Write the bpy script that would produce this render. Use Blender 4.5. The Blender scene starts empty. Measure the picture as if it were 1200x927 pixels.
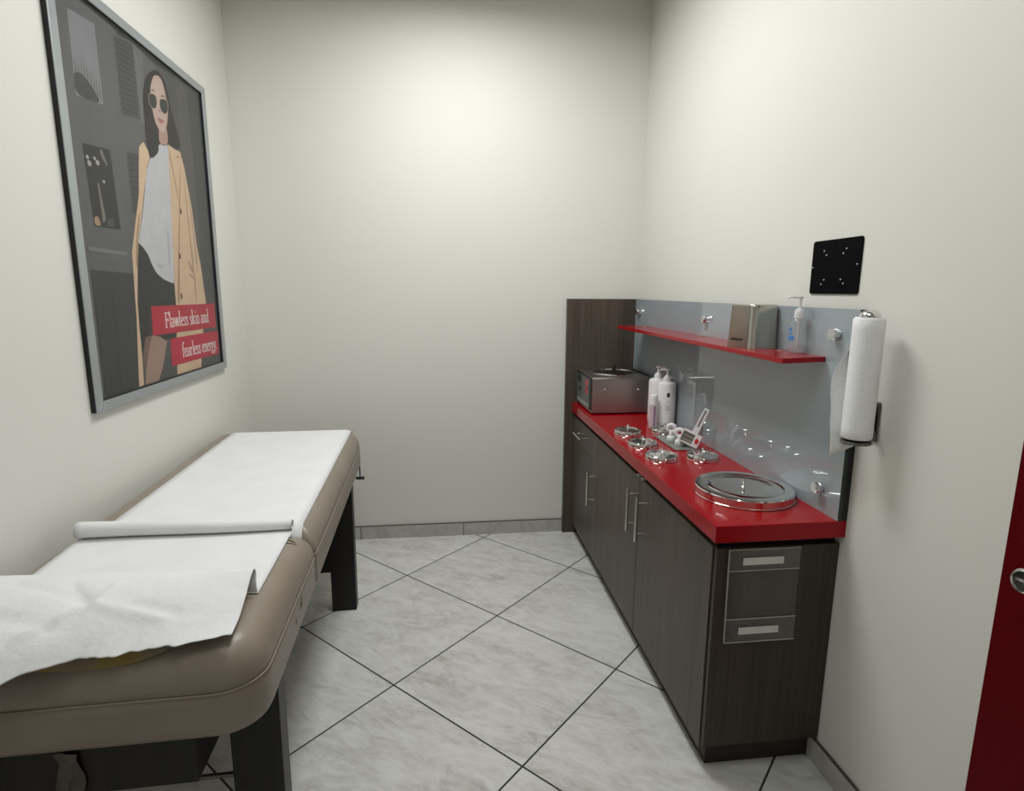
import bpy, bmesh, math, random
from mathutils import Vector, Matrix, noise
random.seed(7)
S = bpy.context.scene
COL = S.collection
PI = math.pi

# ------------------------------------------------------------------ camera, light, exposure
cd = bpy.data.cameras.new('camera'); cam = bpy.data.objects.new('camera', cd); COL.objects.link(cam)
cd.sensor_fit = 'HORIZONTAL'; cd.sensor_width = 36.0; cd.lens = 20.391
cd.clip_start = 0.02
Rr = Vector((0.99292755, -0.11854490, 0.00647990)); Ru = Vector((0.01472141, 0.17709786, 0.98408314)); Rf = Vector((0.11780561, 0.97702787, -0.17759049))
cam.matrix_world = Matrix(((Rr.x, Ru.x, -Rf.x, -1.15823), (Rr.y, Ru.y, -Rf.y, -3.35655), (Rr.z, Ru.z, -Rf.z, 1.47096), (0, 0, 0, 1)))
S.camera = cam
w = bpy.data.worlds.new('world'); S.world = w; w.use_nodes = True
w.node_tree.nodes['Background'].inputs[0].default_value = (0.9, 0.95, 1.0, 1); w.node_tree.nodes['Background'].inputs[1].default_value = 0.05
def area(name, loc, sx, sy, power, color, spread):
    l = bpy.data.lights.new(name, 'AREA'); l.shape = 'RECTANGLE'; l.size = sx; l.size_y = sy; l.energy = power; l.color = color; l.spread = math.radians(spread)
    o = bpy.data.objects.new(name, l); COL.objects.link(o); o.location = loc; return o
LX, LY, CEIL = -1.06, -1.10, 3.04
area('ceiling_light_lamp', (LX, LY, CEIL - 0.035), 0.52, 0.90, 27, (0.985, 1.0, 0.985), 172)
area('ceiling_light_lamp', (-1.12, -2.65, CEIL - 0.035), 0.52, 0.90, 9, (0.985, 1.0, 0.985), 172)
vs = S.view_settings
S.display_settings.display_device = 'sRGB'
vs.view_transform = 'Standard'; vs.look = 'None'; vs.exposure = 0.0; vs.gamma = 1.0; vs.use_curve_mapping = False

# ------------------------------------------------------------------ materials
class N:
    def __init__(s, name):
        s.m = bpy.data.materials.new(name); s.m.use_nodes = True; s.t = s.m.node_tree
        s.p = s.t.nodes['Principled BSDF']
    def n(s, t, **k):
        x = s.t.nodes.new(t)
        for a, b in k.items(): setattr(x, a, b)
        return x
    def l(s, a, b): s.t.links.new(a, b)
    def math(s, op, a, b=None, c=None):
        x = s.n('ShaderNodeMath', operation=op)
        for i, v in enumerate((a, b, c)):
            if v is None: continue
            if isinstance(v, (int, float)): x.inputs[i].default_value = v
            else: s.l(v, x.inputs[i])
        return x.outputs[0]
    def noise(s, vec, scale, detail=4, rough=0.55, dist=0.0):
        x = s.n('ShaderNodeTexNoise'); x.inputs['Scale'].default_value = scale; x.inputs['Detail'].default_value = detail
        x.inputs['Roughness'].default_value = rough; x.inputs['Distortion'].default_value = dist
        if vec is not None: s.l(vec, x.inputs['Vector'])
        return x.outputs['Fac']
    def ramp(s, fac, stops):
        x = s.n('ShaderNodeValToRGB'); e = x.color_ramp.elements
        while len(e) < len(stops): e.new(0.5)
        for el, (p, c) in zip(e, stops): el.position = p; el.color = (*c, 1)
        s.l(fac, x.inputs[0]); return x.outputs[0]
    def mix(s, fac, a, b):
        x = s.n('ShaderNodeMix', data_type='RGBA')
        for sock, v in ((x.inputs[0], fac), (x.inputs[6], a), (x.inputs[7], b)):
            if isinstance(v, tuple): sock.default_value = (*v, 1)
            elif isinstance(v, (int, float)): sock.default_value = v
            else: s.l(v, sock)
        return x.outputs[2]
    def pos(s, scale=(1, 1, 1), rot=(0, 0, 0), loc=(0, 0, 0), obj=False):
        src = s.n('ShaderNodeTexCoord').outputs['Object'] if obj else s.n('ShaderNodeNewGeometry').outputs['Position']
        mp = s.n('ShaderNodeMapping'); mp.inputs['Scale'].default_value = scale; mp.inputs['Rotation'].default_value = rot; mp.inputs['Location'].default_value = loc
        s.l(src, mp.inputs[0]); return mp.outputs[0]
    def base(s, c):
        if isinstance(c, tuple): s.p.inputs['Base Color'].default_value = (*c, 1)
        else: s.l(c, s.p.inputs['Base Color'])
    def set(s, **k):
        for a, b in k.items():
            i = s.p.inputs[a.replace('_', ' ')]
            if isinstance(b, (int, float)): i.default_value = b
            else: s.l(b, i)
    def bump(s, h, strength=0.1, dist=0.01):
        x = s.n('ShaderNodeBump'); x.inputs['Strength'].default_value = strength; x.inputs['Distance'].default_value = dist
        s.l(h, x.inputs['Height']); s.l(x.outputs[0], s.p.inputs['Normal'])

def plain(name, col, rough=0.5, metal=0.0, spec=0.5, var=0.06, scale=30, coat=0.0):
    m = N(name); v = m.noise(m.pos(obj=True), scale, 3)
    m.base(m.ramp(v, [(0.3, tuple(c * (1 - var) for c in col)), (0.7, tuple(min(1, c * (1 + var)) for c in col))]))
    m.set(Roughness=rough, Metallic=metal, Specular_IOR_Level=spec, Coat_Weight=coat)
    return m.m

def wall_mat(name, col):
    m = N(name); p = m.pos()
    v = m.noise(p, 1.3, 3); m.base(m.mix(v, tuple(c * 0.985 for c in col), tuple(min(1, c * 1.015) for c in col)))
    m.set(Roughness=0.62, Specular_IOR_Level=0.3)
    m.bump(m.noise(p, 170, 3, 0.6), 0.10, 0.002); return m.m

def stone_color(m, vec):
    big = m.noise(vec, 2.2, 6, 0.62, 1.6)
    st = m.noise(vec, 7.0, 7, 0.66, 2.2)
    c1 = m.ramp(big, [(0.33, (0.36, 0.355, 0.325)), (0.50, (0.49, 0.49, 0.465)), (0.66, (0.60, 0.60, 0.58))])
    f = m.ramp(st, [(0.36, (0, 0, 0)), (0.50, (0.5, 0.5, 0.5)), (0.62, (1, 1, 1))])
    c2 = m.mix(m.math('MULTIPLY', f, 0.65), c1, (0.70, 0.70, 0.685))
    dk = m.ramp(m.noise(vec, 3.2, 8, 0.7, 3.0), [(0.30, (1, 1, 1)), (0.40, (0, 0, 0))])
    return m.mix(m.math('MULTIPLY', dk, 0.6), c2, (0.34, 0.325, 0.29))

def floor_mat():
    m = N('porcelain floor tile'); ga = 0.78454; s = 0.61133; gx, gy = -1.7921, -0.92045
    g = m.n('ShaderNodeNewGeometry').outputs['Position']; sep = m.n('ShaderNodeSeparateXYZ'); m.l(g, sep.inputs[0])
    dx = m.math('SUBTRACT', sep.outputs[0], gx); dy = m.math('SUBTRACT', sep.outputs[1], gy)
    c, sn = math.cos(ga) / s, math.sin(ga) / s
    a = m.math('ADD', m.math('MULTIPLY', dx, c), m.math('MULTIPLY', dy, sn))
    b = m.math('ADD', m.math('MULTIPLY', dx, -sn), m.math('MULTIPLY', dy, c))
    def edge(v):
        f = m.math('FRACT', v); return m.math('MINIMUM', f, m.math('SUBTRACT', 1.0, f))
    e = m.math('MINIMUM', edge(a), edge(b))
    grout = m.math('LESS_THAN', e, 0.0032 / s)
    ia, ib = m.math('FLOOR', a), m.math('FLOOR', b)
    cmb = m.n('ShaderNodeCombineXYZ'); m.l(ia, cmb.inputs[0]); m.l(ib, cmb.inputs[1])
    wn = m.n('ShaderNodeTexWhiteNoise', noise_dimensions='3D'); m.l(cmb.outputs[0], wn.inputs['Vector'])
    # stone streaks run along one side of each tile, shifted per tile
    v = m.n('ShaderNodeCombineXYZ'); m.l(m.math('ADD', m.math('MULTIPLY', a, 1.15), m.math('MULTIPLY', b, 0.22)), v.inputs[0]); m.l(m.math('MULTIPLY', b, 0.46), v.inputs[1])
    off = m.n('ShaderNodeVectorMath', operation='SCALE'); m.l(wn.outputs['Color'], off.inputs[0]); off.inputs['Scale'].default_value = 31.0
    ad = m.n('ShaderNodeVectorMath', operation='ADD'); m.l(v.outputs[0], ad.inputs[0]); m.l(off.outputs[0], ad.inputs[1])
    mott = m.noise(ad.outputs[0], 26, 5, 0.65, 1.2)
    col = m.mix(m.ramp(mott, [(0.40, (0, 0, 0)), (0.66, (0.42, 0.42, 0.42))]), stone_color(m, ad.outputs[0]), (0.69, 0.69, 0.675))
    m.base(m.mix(grout, col, (0.022, 0.021, 0.020)))
    m.set(Roughness=m.math('ADD', m.math('MULTIPLY', grout, 0.4), 0.36), Specular_IOR_Level=0.4)
    m.bump(m.math('SUBTRACT', 1.0, grout), 0.3, 0.002)
    return m.m

def base_tile_mat(axis, off):
    m = N('porcelain skirting tile'); g = m.n('ShaderNodeNewGeometry').outputs['Position']; sep = m.n('ShaderNodeSeparateXYZ'); m.l(g, sep.inputs[0])
    a = m.math('DIVIDE', m.math('SUBTRACT', sep.outputs[axis], off), 0.6113); f = m.math('FRACT', a); e = m.math('MINIMUM', f, m.math('SUBTRACT', 1.0, f))
    gr = m.math('LESS_THAN', e, 0.004)
    sc = m.n('ShaderNodeVectorMath', operation='SCALE'); m.l(g, sc.inputs[0]); sc.inputs['Scale'].default_value = 1.8
    m.base(m.mix(gr, m.mix(0.45, stone_color(m, sc.outputs[0]), (0.30, 0.285, 0.25)), (0.06, 0.055, 0.045)))
    m.set(Roughness=0.4); return m.m

def wood_mat(name, dark, light, ang=0.0):
    m = N(name); p = m.pos(scale=(55, 55, 1.1)); q = m.pos(scale=(9, 9, 0.25))
    a = m.noise(p, 1.6, 5, 0.6, 0.3); b = m.noise(q, 1.3, 3, 0.5)
    f = m.math('ADD', m.math('MULTIPLY', a, 0.65), m.math('MULTIPLY', b, 0.45))
    m.base(m.ramp(f, [(0.38, dark), (0.70, light)]))
    m.set(Roughness=0.42, Specular_IOR_Level=0.35); m.bump(a, 0.06, 0.001); return m.m

def steel_mat(name, axis=2, rough=0.28, col=(0.62, 0.60, 0.57)):
    m = N(name); sc = [60, 60, 60]; sc[axis] = 0.5
    a = m.noise(m.pos(scale=tuple(sc), obj=True), 1.0, 3)
    m.base(m.ramp(a, [(0.3, tuple(c * 0.96 for c in col)), (0.7, col)]))
    m.set(Metallic=1.0, Roughness=m.math('ADD', m.math('MULTIPLY', a, 0.06), rough - 0.03)); return m.m

def quartz_mat():
    m = N('red quartz'); p = m.pos()
    v = m.n('ShaderNodeTexVoronoi'); v.inputs['Scale'].default_value = 260; m.l(p, v.inputs['Vector'])
    fl = m.ramp(m.math('MULTIPLY', v.outputs['Distance'], 1.0), [(0.05, (1, 1, 1)), (0.10, (0, 0, 0))])
    sel = m.math('GREATER_THAN', m.noise(p, 90, 1), 0.66)
    n = m.noise(p, 320, 2)
    c = m.ramp(n, [(0.3, (0.285, 0.0006, 0.0045)), (0.7, (0.36, 0.0015, 0.007))])
    m.base(m.mix(m.math('MULTIPLY', fl, sel), c, (0.85, 0.45, 0.40)))
    m.set(Roughness=0.15, Specular_IOR_Level=0.28); return m.m

def thin_clear(name, tint=(1, 1, 1), haze=0.0, hazecol=(0.8, 0.8, 0.8), ior=1.45):
    m = N(name); t = m.n('ShaderNodeBsdfTransparent'); t.inputs[0].default_value = (*tint, 1)
    g = m.n('ShaderNodeBsdfGlossy'); g.inputs['Roughness'].default_value = 0.06
    fr = m.n('ShaderNodeFresnel'); fr.inputs[0].default_value = ior
    d = m.n('ShaderNodeBsdfDiffuse'); nz = m.noise(m.pos(obj=True), 40, 2)
    m.l(m.ramp(nz, [(0.3, tuple(c * 0.95 for c in hazecol)), (0.7, hazecol)]), d.inputs[0])
    m1 = m.n('ShaderNodeMixShader'); m1.inputs[0].default_value = haze; m.l(t.outputs[0], m1.inputs[1]); m.l(d.outputs[0], m1.inputs[2])
    bf = m.n('ShaderNodeNewGeometry').outputs['Backfacing']
    m2 = m.n('ShaderNodeMixShader'); m.l(m.math('MULTIPLY', fr.outputs[0], m.math('SUBTRACT', 1.0, bf)), m2.inputs[0]); m.l(m1.outputs[0], m2.inputs[1]); m.l(g.outputs[0], m2.inputs[2])
    m.l(m2.outputs[0], m.t.nodes['Material Output'].inputs[0]); return m.m

def vinyl_mat():
    m = N('taupe vinyl'); p = m.pos(obj=True)
    m.base(m.ramp(m.noise(p, 6, 3), [(0.3, (0.240, 0.200, 0.156)), (0.7, (0.275, 0.231, 0.184))]))
    m.set(Roughness=0.40, Specular_IOR_Level=0.5); m.bump(m.noise(p, 380, 2), 0.10, 0.001); return m.m

def paper_mat(name, scale, strength, dist, k=1.0):
    m = N(name); p = m.pos(); m.base(m.ramp(m.noise(p, 9, 3), [(0.3, (0.725 * k, 0.73 * k, 0.745 * k)), (0.7, (0.765 * k, 0.77 * k, 0.785 * k))]))
    m.set(Roughness=0.75, Specular_IOR_Level=0.2)
    m.bump(m.noise(p, scale, 4, 0.6), strength, dist); return m.m

WALL = wall_mat('painted wall', (0.72, 0.717, 0.665))
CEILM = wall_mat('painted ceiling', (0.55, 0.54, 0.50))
FLOOR = floor_mat(); BASEX = base_tile_mat(0, -1.658); BASEY = base_tile_mat(1, -2.2)
DARKLINE = plain('dark skirting edge', (0.06, 0.055, 0.045), 0.6)
WOOD = wood_mat('dark grain laminate', (0.046, 0.037, 0.028), (0.108, 0.086, 0.064))
WOODEND = wood_mat('dark brown laminate', (0.027, 0.019, 0.013), (0.058, 0.042, 0.031))
WOODDK = wood_mat('dark edge laminate', (0.018, 0.014, 0.011), (0.034, 0.027, 0.021))
BLACK = plain('black', (0.008, 0.008, 0.009), 0.55)
BLACKSAT = plain('black powder coat', (0.004, 0.004, 0.0045), 0.7, spec=0.04)
RED = quartz_mat()
CHROME = plain('chrome', (0.72, 0.72, 0.71), 0.09, 1.0, var=0.02)
NICKEL = plain('brushed nickel', (0.62, 0.60, 0.56), 0.25, 1.0, var=0.04)
DKMETAL = plain('dark metal', (0.16, 0.155, 0.15), 0.3, 1.0)
STEELV = steel_mat('brushed steel', 2, 0.36, (0.44, 0.41, 0.38))
STEELBOX = steel_mat('polished steel', 2, 0.24, (0.50, 0.485, 0.44))
GLASSBLUE = plain('back painted glass', (0.315, 0.37, 0.40), 0.02, 0, 1.0, var=0.02, scale=2)
GLASSEDGE = plain('green glass edge', (0.012, 0.03, 0.022), 0.15)
VINYL = vinyl_mat()
PAPER = paper_mat('exam table paper', 25, 0.05, 0.01)
PAPERC = paper_mat('crinkled table paper', 34, 0.30, 0.010)
TOWEL = paper_mat('embossed paper towel', 170, 0.5, 0.003, 1.12)
WHITEP = plain('white plastic', (0.78, 0.78, 0.79), 0.32, var=0.02)
MILKY = plain('milky plastic', (0.70, 0.73, 0.72), 0.3, var=0.03)
GREYP = plain('grey plastic', (0.10, 0.108, 0.118), 0.4)
TRAYM = plain('grey tray', (0.20, 0.205, 0.19), 0.25)
REDMARK = plain('red mark', (0.62, 0.02, 0.025), 0.4)
PINKL = plain('pink label', (0.62, 0.50, 0.54), 0.45)
INK = plain('dark ink', (0.03, 0.03, 0.035), 0.5)
INKG = plain('grey ink', (0.42, 0.42, 0.44), 0.5)
BLUEL = plain('blue label', (0.06, 0.22, 0.55), 0.4)
CLEAR = thin_clear('clear plastic', (0.96, 0.97, 0.97), 0.10, (0.75, 0.78, 0.80))
GEL = thin_clear('clear gel', (0.93, 0.94, 0.95), 0.16, (0.78, 0.78, 0.80))
ACRYL = thin_clear('clear acrylic', (0.97, 0.97, 0.97), 0.022, (0.8, 0.8, 0.78), 1.5)
PANE = thin_clear('picture glazing', (0.98, 0.98, 0.98), 0.006, (0.8, 0.8, 0.8), 1.3)
TAPE = plain('white tape', (0.62, 0.61, 0.58), 0.6)
DOORRED = plain('red painted door', (0.095, 0.0008, 0.003), 0.5, spec=0.06, var=0.04, scale=60)
DOOREDGE = plain('wood door edge', (0.62, 0.42, 0.26), 0.6)
SILVER = plain('silver frame', (0.42, 0.45, 0.47), 0.35, 0.6, var=0.02)
PILLOW = None

# ------------------------------------------------------------------ mesh helpers
WM = {}
def bmn(): return bmesh.new()
def face(bm, vs_, mi=0):
    try:
        f = bm.faces.new(vs_); f.material_index = mi; return f
    except ValueError: return None
def add_box(bm, a, b, mi=0, M=None):
    x0, y0, z0 = a; x1, y1, z1 = b
    P = [(x0, y0, z0), (x1, y0, z0), (x1, y1, z0), (x0, y1, z0), (x0, y0, z1), (x1, y0, z1), (x1, y1, z1), (x0, y1, z1)]
    if M is not None: P = [M @ Vector(p) for p in P]
    v = [bm.verts.new(p) for p in P]
    return [face(bm, [v[i] for i in q], mi) for q in ((3, 2, 1, 0), (4, 5, 6, 7), (0, 1, 5, 4), (1, 2, 6, 5), (2, 3, 7, 6), (3, 0, 4, 7))]
def add_prism(bm, poly, z0, z1, mi=0, M=None):
    a = [bm.verts.new((M @ Vector((x, y, z0))) if M is not None else (x, y, z0)) for x, y in poly]
    b = [bm.verts.new((M @ Vector((x, y, z1))) if M is not None else (x, y, z1)) for x, y in poly]
    n = len(poly)
    face(bm, a[::-1], mi); face(bm, b, mi)
    for i in range(n): face(bm, [a[i], a[(i + 1) % n], b[(i + 1) % n], b[i]], mi)
def add_rings(bm, rings, mi=0, cap=(True, True), closed=True):
    R = [[bm.verts.new(p) for p in r] for r in rings]
    n = len(R[0])
    for k in range(len(R) - 1):
        for i in range(n if closed else n - 1):
            face(bm, [R[k][i], R[k][(i + 1) % n], R[k + 1][(i + 1) % n], R[k + 1][i]], mi)
    if cap[0]: face(bm, R[0][::-1], mi)
    if cap[1]: face(bm, R[-1], mi)
    return R
def add_lathe(bm, prof, loc=(0, 0, 0), n=32, mi=0, M=None, cap=(True, True)):
    M = M if M is not None else Matrix.Translation(loc)
    add_rings(bm, [[M @ Vector((r * math.cos(2 * PI * i / n), r * math.sin(2 * PI * i / n), z)) for i in range(n)] for r, z in prof], mi, cap)
def add_tube(bm, pts, r, n=10, mi=0, closed=False):
    pts = [Vector(p) for p in pts]; rings = []; up = None
    for i, p in enumerate(pts):
        if closed: d = (pts[(i + 1) % len(pts)] - pts[i - 1]).normalized()
        else: d = ((pts[min(i + 1, len(pts) - 1)] - pts[max(i - 1, 0)])).normalized()
        if up is None: up = d.orthogonal().normalized()
        up = (up - d * up.dot(d)).normalized(); s = d.cross(up)
        rr = r[i] if isinstance(r, (list, tuple)) else r
        rings.append([p + (up * math.cos(2 * PI * k / n) + s * math.sin(2 * PI * k / n)) * rr for k in range(n)])
    if closed: rings.append(rings[0]); R = add_rings(bm, rings, mi, (False, False)); bmesh.ops.remove_doubles(bm, verts=bm.verts, dist=1e-6)
    else: add_rings(bm, rings, mi)
def add_grid(bm, P, mi=0):
    V = [[bm.verts.new(p) for p in row] for row in P]
    for i in range(len(V) - 1):
        for j in range(len(V[0]) - 1): face(bm, [V[i][j], V[i + 1][j], V[i + 1][j + 1], V[i][j + 1]], mi)
def rrect(x0, x1, y0, y1, rad, n=6):
    # rad: radii of corners (x1,y0) (x1,y1) (x0,y1) (x0,y0)
    out = []
    for (cx, cy, a0), r in zip(((x1, y0, -PI / 2), (x1, y1, 0), (x0, y1, PI / 2), (x0, y0, PI)), rad):
        sx = -1 if cx == x1 else 1; sy = 1 if cy == y0 else -1
        for k in range(n + 1):
            a = a0 + PI / 2 * k / n
            out.append((cx + sx * r + r * math.cos(a), cy + sy * r + r * math.sin(a)))
    return out
def obj(name, bm, mats, parent=None, smooth=35, bevel=0, local=False, kind=None, solid=0):
    bmesh.ops.recalc_face_normals(bm, faces=bm.faces) if solid == 0 else None
    me = bpy.data.meshes.new(name); bm.to_mesh(me); bm.free()
    for m in (mats if isinstance(mats, (list, tuple)) else [mats]): me.materials.append(m)
    o = bpy.data.objects.new(name, me); COL.objects.link(o)
    if parent is not None:
        if not local: me.transform(WM[parent].inverted())
        o.parent = parent; WM[o] = WM[parent]
    else:
        xs = [v.co for v in me.vertices]
        c = Vector(((min(v.x for v in xs) + max(v.x for v in xs)) / 2, (min(v.y for v in xs) + max(v.y for v in xs)) / 2, min(v.z for v in xs)))
        me.transform(Matrix.Translation(-c)); o.location = c; WM[o] = Matrix.Translation(c)
    if smooth:
        for p in me.polygons: p.use_smooth = True
        me.set_sharp_from_angle(angle=math.radians(smooth))
    if bevel:
        b = o.modifiers.new('bevel', 'BEVEL'); b.width = bevel; b.segments = 2; b.limit_method = 'ANGLE'; b.angle_limit = math.radians(40)
    if solid:
        b = o.modifiers.new('thickness', 'SOLIDIFY'); b.thickness = solid; b.offset = 0
    if kind: o['kind'] = kind
    return o
def thing(name, label, cat, loc, rotz=0, group=None):
    o = bpy.data.objects.new(name, None); COL.objects.link(o); o.empty_display_size = 0.05
    o.location = loc; o.rotation_euler = (0, 0, rotz); WM[o] = Matrix.Translation(loc) @ Matrix.Rotation(rotz, 4, 'Z')
    o['label'] = label; o['category'] = cat
    if group: o['group'] = group
    return o
def tag(o, label, cat, group=None):
    o['label'] = label; o['category'] = cat
    if group: o['group'] = group
    return o
def struct(name, bm, mats, **k): return obj(name, bm, mats, kind='structure', **k)
def dup(root, loc, rotz, label, group=None, name=None):
    r = root.copy(); COL.objects.link(r); r.location = loc; r.rotation_euler = (0, 0, rotz); r['label'] = label
    if group: r['group'] = group
    for ch in list(root.children):
        c = ch.copy(); COL.objects.link(c); c.parent = r
        for g in ch.children:
            d = g.copy(); COL.objects.link(d); d.parent = c
    return r
def box_obj(name, a, b, mat, parent=None, bevel=0.0, **k):
    bm = bmn(); add_box(bm, a, b); return obj(name, bm, mat, parent, bevel=bevel, **k)
def axisM(loc, axis):
    return Matrix.Translation(loc) @ Vector((0, 0, 1)).rotation_difference(Vector(axis)).to_matrix().to_4x4()

# ------------------------------------------------------------------ room
W = -2.2354; YF = -4.4
def slab(name, a, b, mat): bm = bmn(); add_box(bm, a, b); return struct(name, bm, mat)
slab('floor', (W - 0.1, YF - 0.1, -0.08), (0.1, 0.1, 0.0), FLOOR)
slab('ceiling', (W - 0.1, YF - 0.1, CEIL), (0.1, 0.1, CEIL + 0.08), CEILM)
slab('wall_back', (W - 0.1, 0.0, 0.0), (0.1, 0.1, CEIL), WALL)
slab('wall_left', (W - 0.1, YF, 0.0), (W, 0.0, CEIL), WALL)
slab('wall_right', (0.0, YF, 0.0), (0.1, 0.0, CEIL), WALL)
slab('wall_front', (W - 0.1, YF - 0.1, 0.0), (0.1, YF, CEIL), WALL)
def skirting(name, a, b, mat):
    bm = bmn(); fs = add_box(bm, a, b); fs[1].material_index = 1
    x0, y0, z0 = a; x1, y1, z1 = b
    add_box(bm, (x0, y0, z1), (x1, y1, z1 + 0.003), 1)
    return struct(name, bm, [mat, DARKLINE])
skirting('baseboard_back', (W, -0.010, 0), (-0.439, 0.0, 0.078), BASEX)
skirting('baseboard_right', (-0.010, YF, 0), (0.0, -1.84, 0.078), BASEY)
skirting('baseboard_left', (W, YF, 0), (W + 0.010, -0.010, 0.078), BASEY)
skirting('baseboard_front', (W + 0.01, YF, 0), (-0.01, YF + 0.010, 0.078), BASEX)

# red door leaf standing open against the right wall
bm = bmn(); fs = add_box(bm, (-0.124, -3.375, 0.008), (-0.082, -2.462, 2.10)); fs[4].material_index = 1
door = struct('door_1', bm, [DOORRED, DOOREDGE])
ky, kz = -2.549, 0.988
bm = bmn()
add_lathe(bm, [(0.034, 0), (0.034, 0.004), (0.030, 0.009), (0.016, 0.012), (0.012, 0.030)], n=36, M=axisM((-0.124, ky, kz), (-1, 0, 0)))
add_lathe(bm, [(0.012, 0.028), (0.018, 0.034), (0.0225, 0.044), (0.022, 0.055), (0.019, 0.060), (0.0175, 0.0575), (0.0, 0.0575)], n=36, M=axisM((-0.124, ky, kz), (-1, 0, 0)))
k = obj('door_knob', bm, CHROME, door)
bm = bmn(); add_box(bm, (-0.1865, ky - 0.011, kz - 0.0025), (-0.1812, ky + 0.011, kz + 0.0025)); obj('thumb_turn', bm, DKMETAL, k, bevel=0.001)

# ceiling lights
def ceiling_light(x, y, label, e):
    t = thing('ceiling_light', label, 'light', (x, y, CEIL - 0.03), group=None); hx, hy = 0.285, 0.475
    bm = bmn()
    for a, b in (((-hx - .025, -hy - .025), (hx + .025, -hy)), ((-hx - .025, hy), (hx + .025, hy + .025)), ((-hx - .025, -hy), (-hx, hy)), ((hx, -hy), (hx + .025, hy))):
        add_box(bm, (x + a[0], y + a[1], CEIL - 0.03), (x + b[0], y + b[1], CEIL - 0.001))
    obj('frame', bm, plain('white light frame', (0.7, 0.7, 0.7), 0.4), t)
    m = N('light diffuser'); m.base((0.9, 0.9, 0.9)); m.p.inputs['Emission Color'].default_value = (1, 1, 0.98, 1); m.p.inputs['Emission Strength'].default_value = e
    bm = bmn(); add_box(bm, (x - hx + .001, y - hy + .001, CEIL - 0.024), (x + hx - .001, y + hy - .001, CEIL - 0.016)); obj('diffuser', bm, m.m, t)
ceiling_light(LX, LY, 'long rectangular white ceiling light nearer the back wall of the treatment room', 3.0)
ceiling_light(-1.12, -2.65, 'long rectangular white ceiling light nearer the red door end of the room', 1.0)

# ------------------------------------------------------------------ treatment table
BED = thing('treatment_table', 'long taupe vinyl treatment table with dark wooden legs along the left wall', 'treatment table', (-1.8765, -1.335, 0), 0.0278)
BM = WM[BED]
def w2l(x, y, z=0): v = BM.inverted() @ Vector((x, y, z)); return v.x, v.y
HX, ZS, ZT, ZB, DI = 0.3275, 0.700, 0.785, 0.602, 0.070
HL, LF = 0.331, 0.4
NEAR = (-HL, HX, -0.970, -0.3780); FAR = (-HL, HX, -0.3720, 0.905)
NR = (0.09, 0.022, 0.022, 0.09); FR = (0.022, 0.09, 0.09, 0.022)
def cushion_bm(R, rad):
    def ring(d, z): return [(x, y, z) for x, y in rrect(R[0] + d * LF, R[1] - d, R[2] + d, R[3] - d, [max(r - d, 0.012) for r in rad], 10)]
    rings = [ring(0.02, ZB), ring(0.006, ZB + 0.003), ring(0.001, ZB + 0.012)]
    for k in range(1, 5): rings.append(ring(0.0, ZB + 0.012 + (ZS - 0.004 - ZB - 0.012) * k / 4))
    rings.append(ring(0.004, ZS))
    for k in range(0, 11):
        a = PI / 2 * k / 10; rings.append(ring(0.001 + DI * (1 - math.cos(a)), ZS + 0.003 + (ZT - ZS - 0.003) * math.sin(a)))
    rings.append(ring(DI + 0.05, ZT + 0.001))
    bm = bmn(); add_rings(bm, rings); return bm
def topz(x, y):
    # surface height of the cushions at local x, y
    R, rad = (NEAR, NR) if y < -0.375 else (FAR, FR)
    cx, cy = (R[0] + R[1]) / 2, (R[2] + R[3]) / 2; hx, hy = (R[1] - R[0]) / 2, (R[3] - R[2]) / 2
    r = 0.05
    qx, qy = (abs(x - cx) - hx) * (1 if x > cx else 2.5) + r, abs(y - cy) - hy + r
    d = -(math.hypot(max(qx, 0), max(qy, 0)) + min(max(qx, qy), 0) - r)
    d = max(0.0, min(DI, d)); a = math.acos(1 - d / DI)
    return ZS + (ZT - ZS) * math.sin(a)
for R, rad, nm in ((NEAR, NR, 'short'), (FAR, FR, 'long')):
    cu = obj('cushion', cushion_bm(R, rad), VINYL, BED, local=True, smooth=50)
    bm = bmn(); add_tube(bm, [(x, y, ZS - 0.001) for x, y in rrect(R[0] + 0.001, R[1] - 0.001, R[2] + 0.001, R[3] - 0.001, rad, 10)], 0.0026, 8, closed=True)
    obj('piping', bm, VINYL, cu, local=True, smooth=60)
CRACK = plain('dark crack', (0.05, 0.04, 0.032), 0.8)
bm = bmn()
for k in range(11):     # worn cracks in the vinyl at the hinge corner and side
    x = 0.262 + random.uniform(-0.022, 0.022); y = -0.44 + random.uniform(-0.035, 0.03); L = random.uniform(0.012, 0.030)
    P = [(x + (t - .5) * L * 2.0, y + 0.004 * math.sin(5 * t + k), 0) for t in (0, .25, .5, .75, 1)]
    add_tube(bm, [(a, b, topz(a, b) + 0.0008) for a, b, c in P], [0.0003, 0.0009, 0.0011, 0.0009, 0.0003], 5)
obj('crack', bm, CRACK, BED, local=True)
for y, z, dz in ((-0.585, 0.672, 0.016), (-0.60, 0.668, 0.012), (-0.655, 0.655, 0.007)):
    bm = bmn(); add_tube(bm, [(HX + 0.0003, y, z - dz), (HX + 0.0003, y + 0.003, z), (HX + 0.0003, y + 0.002, z + dz)], [0.0004, 0.0013, 0.0004], 5); obj('crack', bm, CRACK, BED, local=True)
LEGM = wood_mat('espresso leg', (0.006, 0.005, 0.004), (0.015, 0.012, 0.009))
for x0, x1 in ((0.208, 0.318), (-0.318, -0.208)):
    for y0, y1 in ((-0.815, -0.755), (0.525, 0.588)):
        box_obj('leg', (x0, y0, 0), (x1, y1, ZB + 0.001), LEGM, BED, bevel=0.003, local=True)
for s in (1, -1): box_obj('side_rail', (0.185 * s - 0.01, -0.938, 0.502), (0.185 * s + 0.01, 0.86, ZB), LEGM, BED, local=True)
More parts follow.
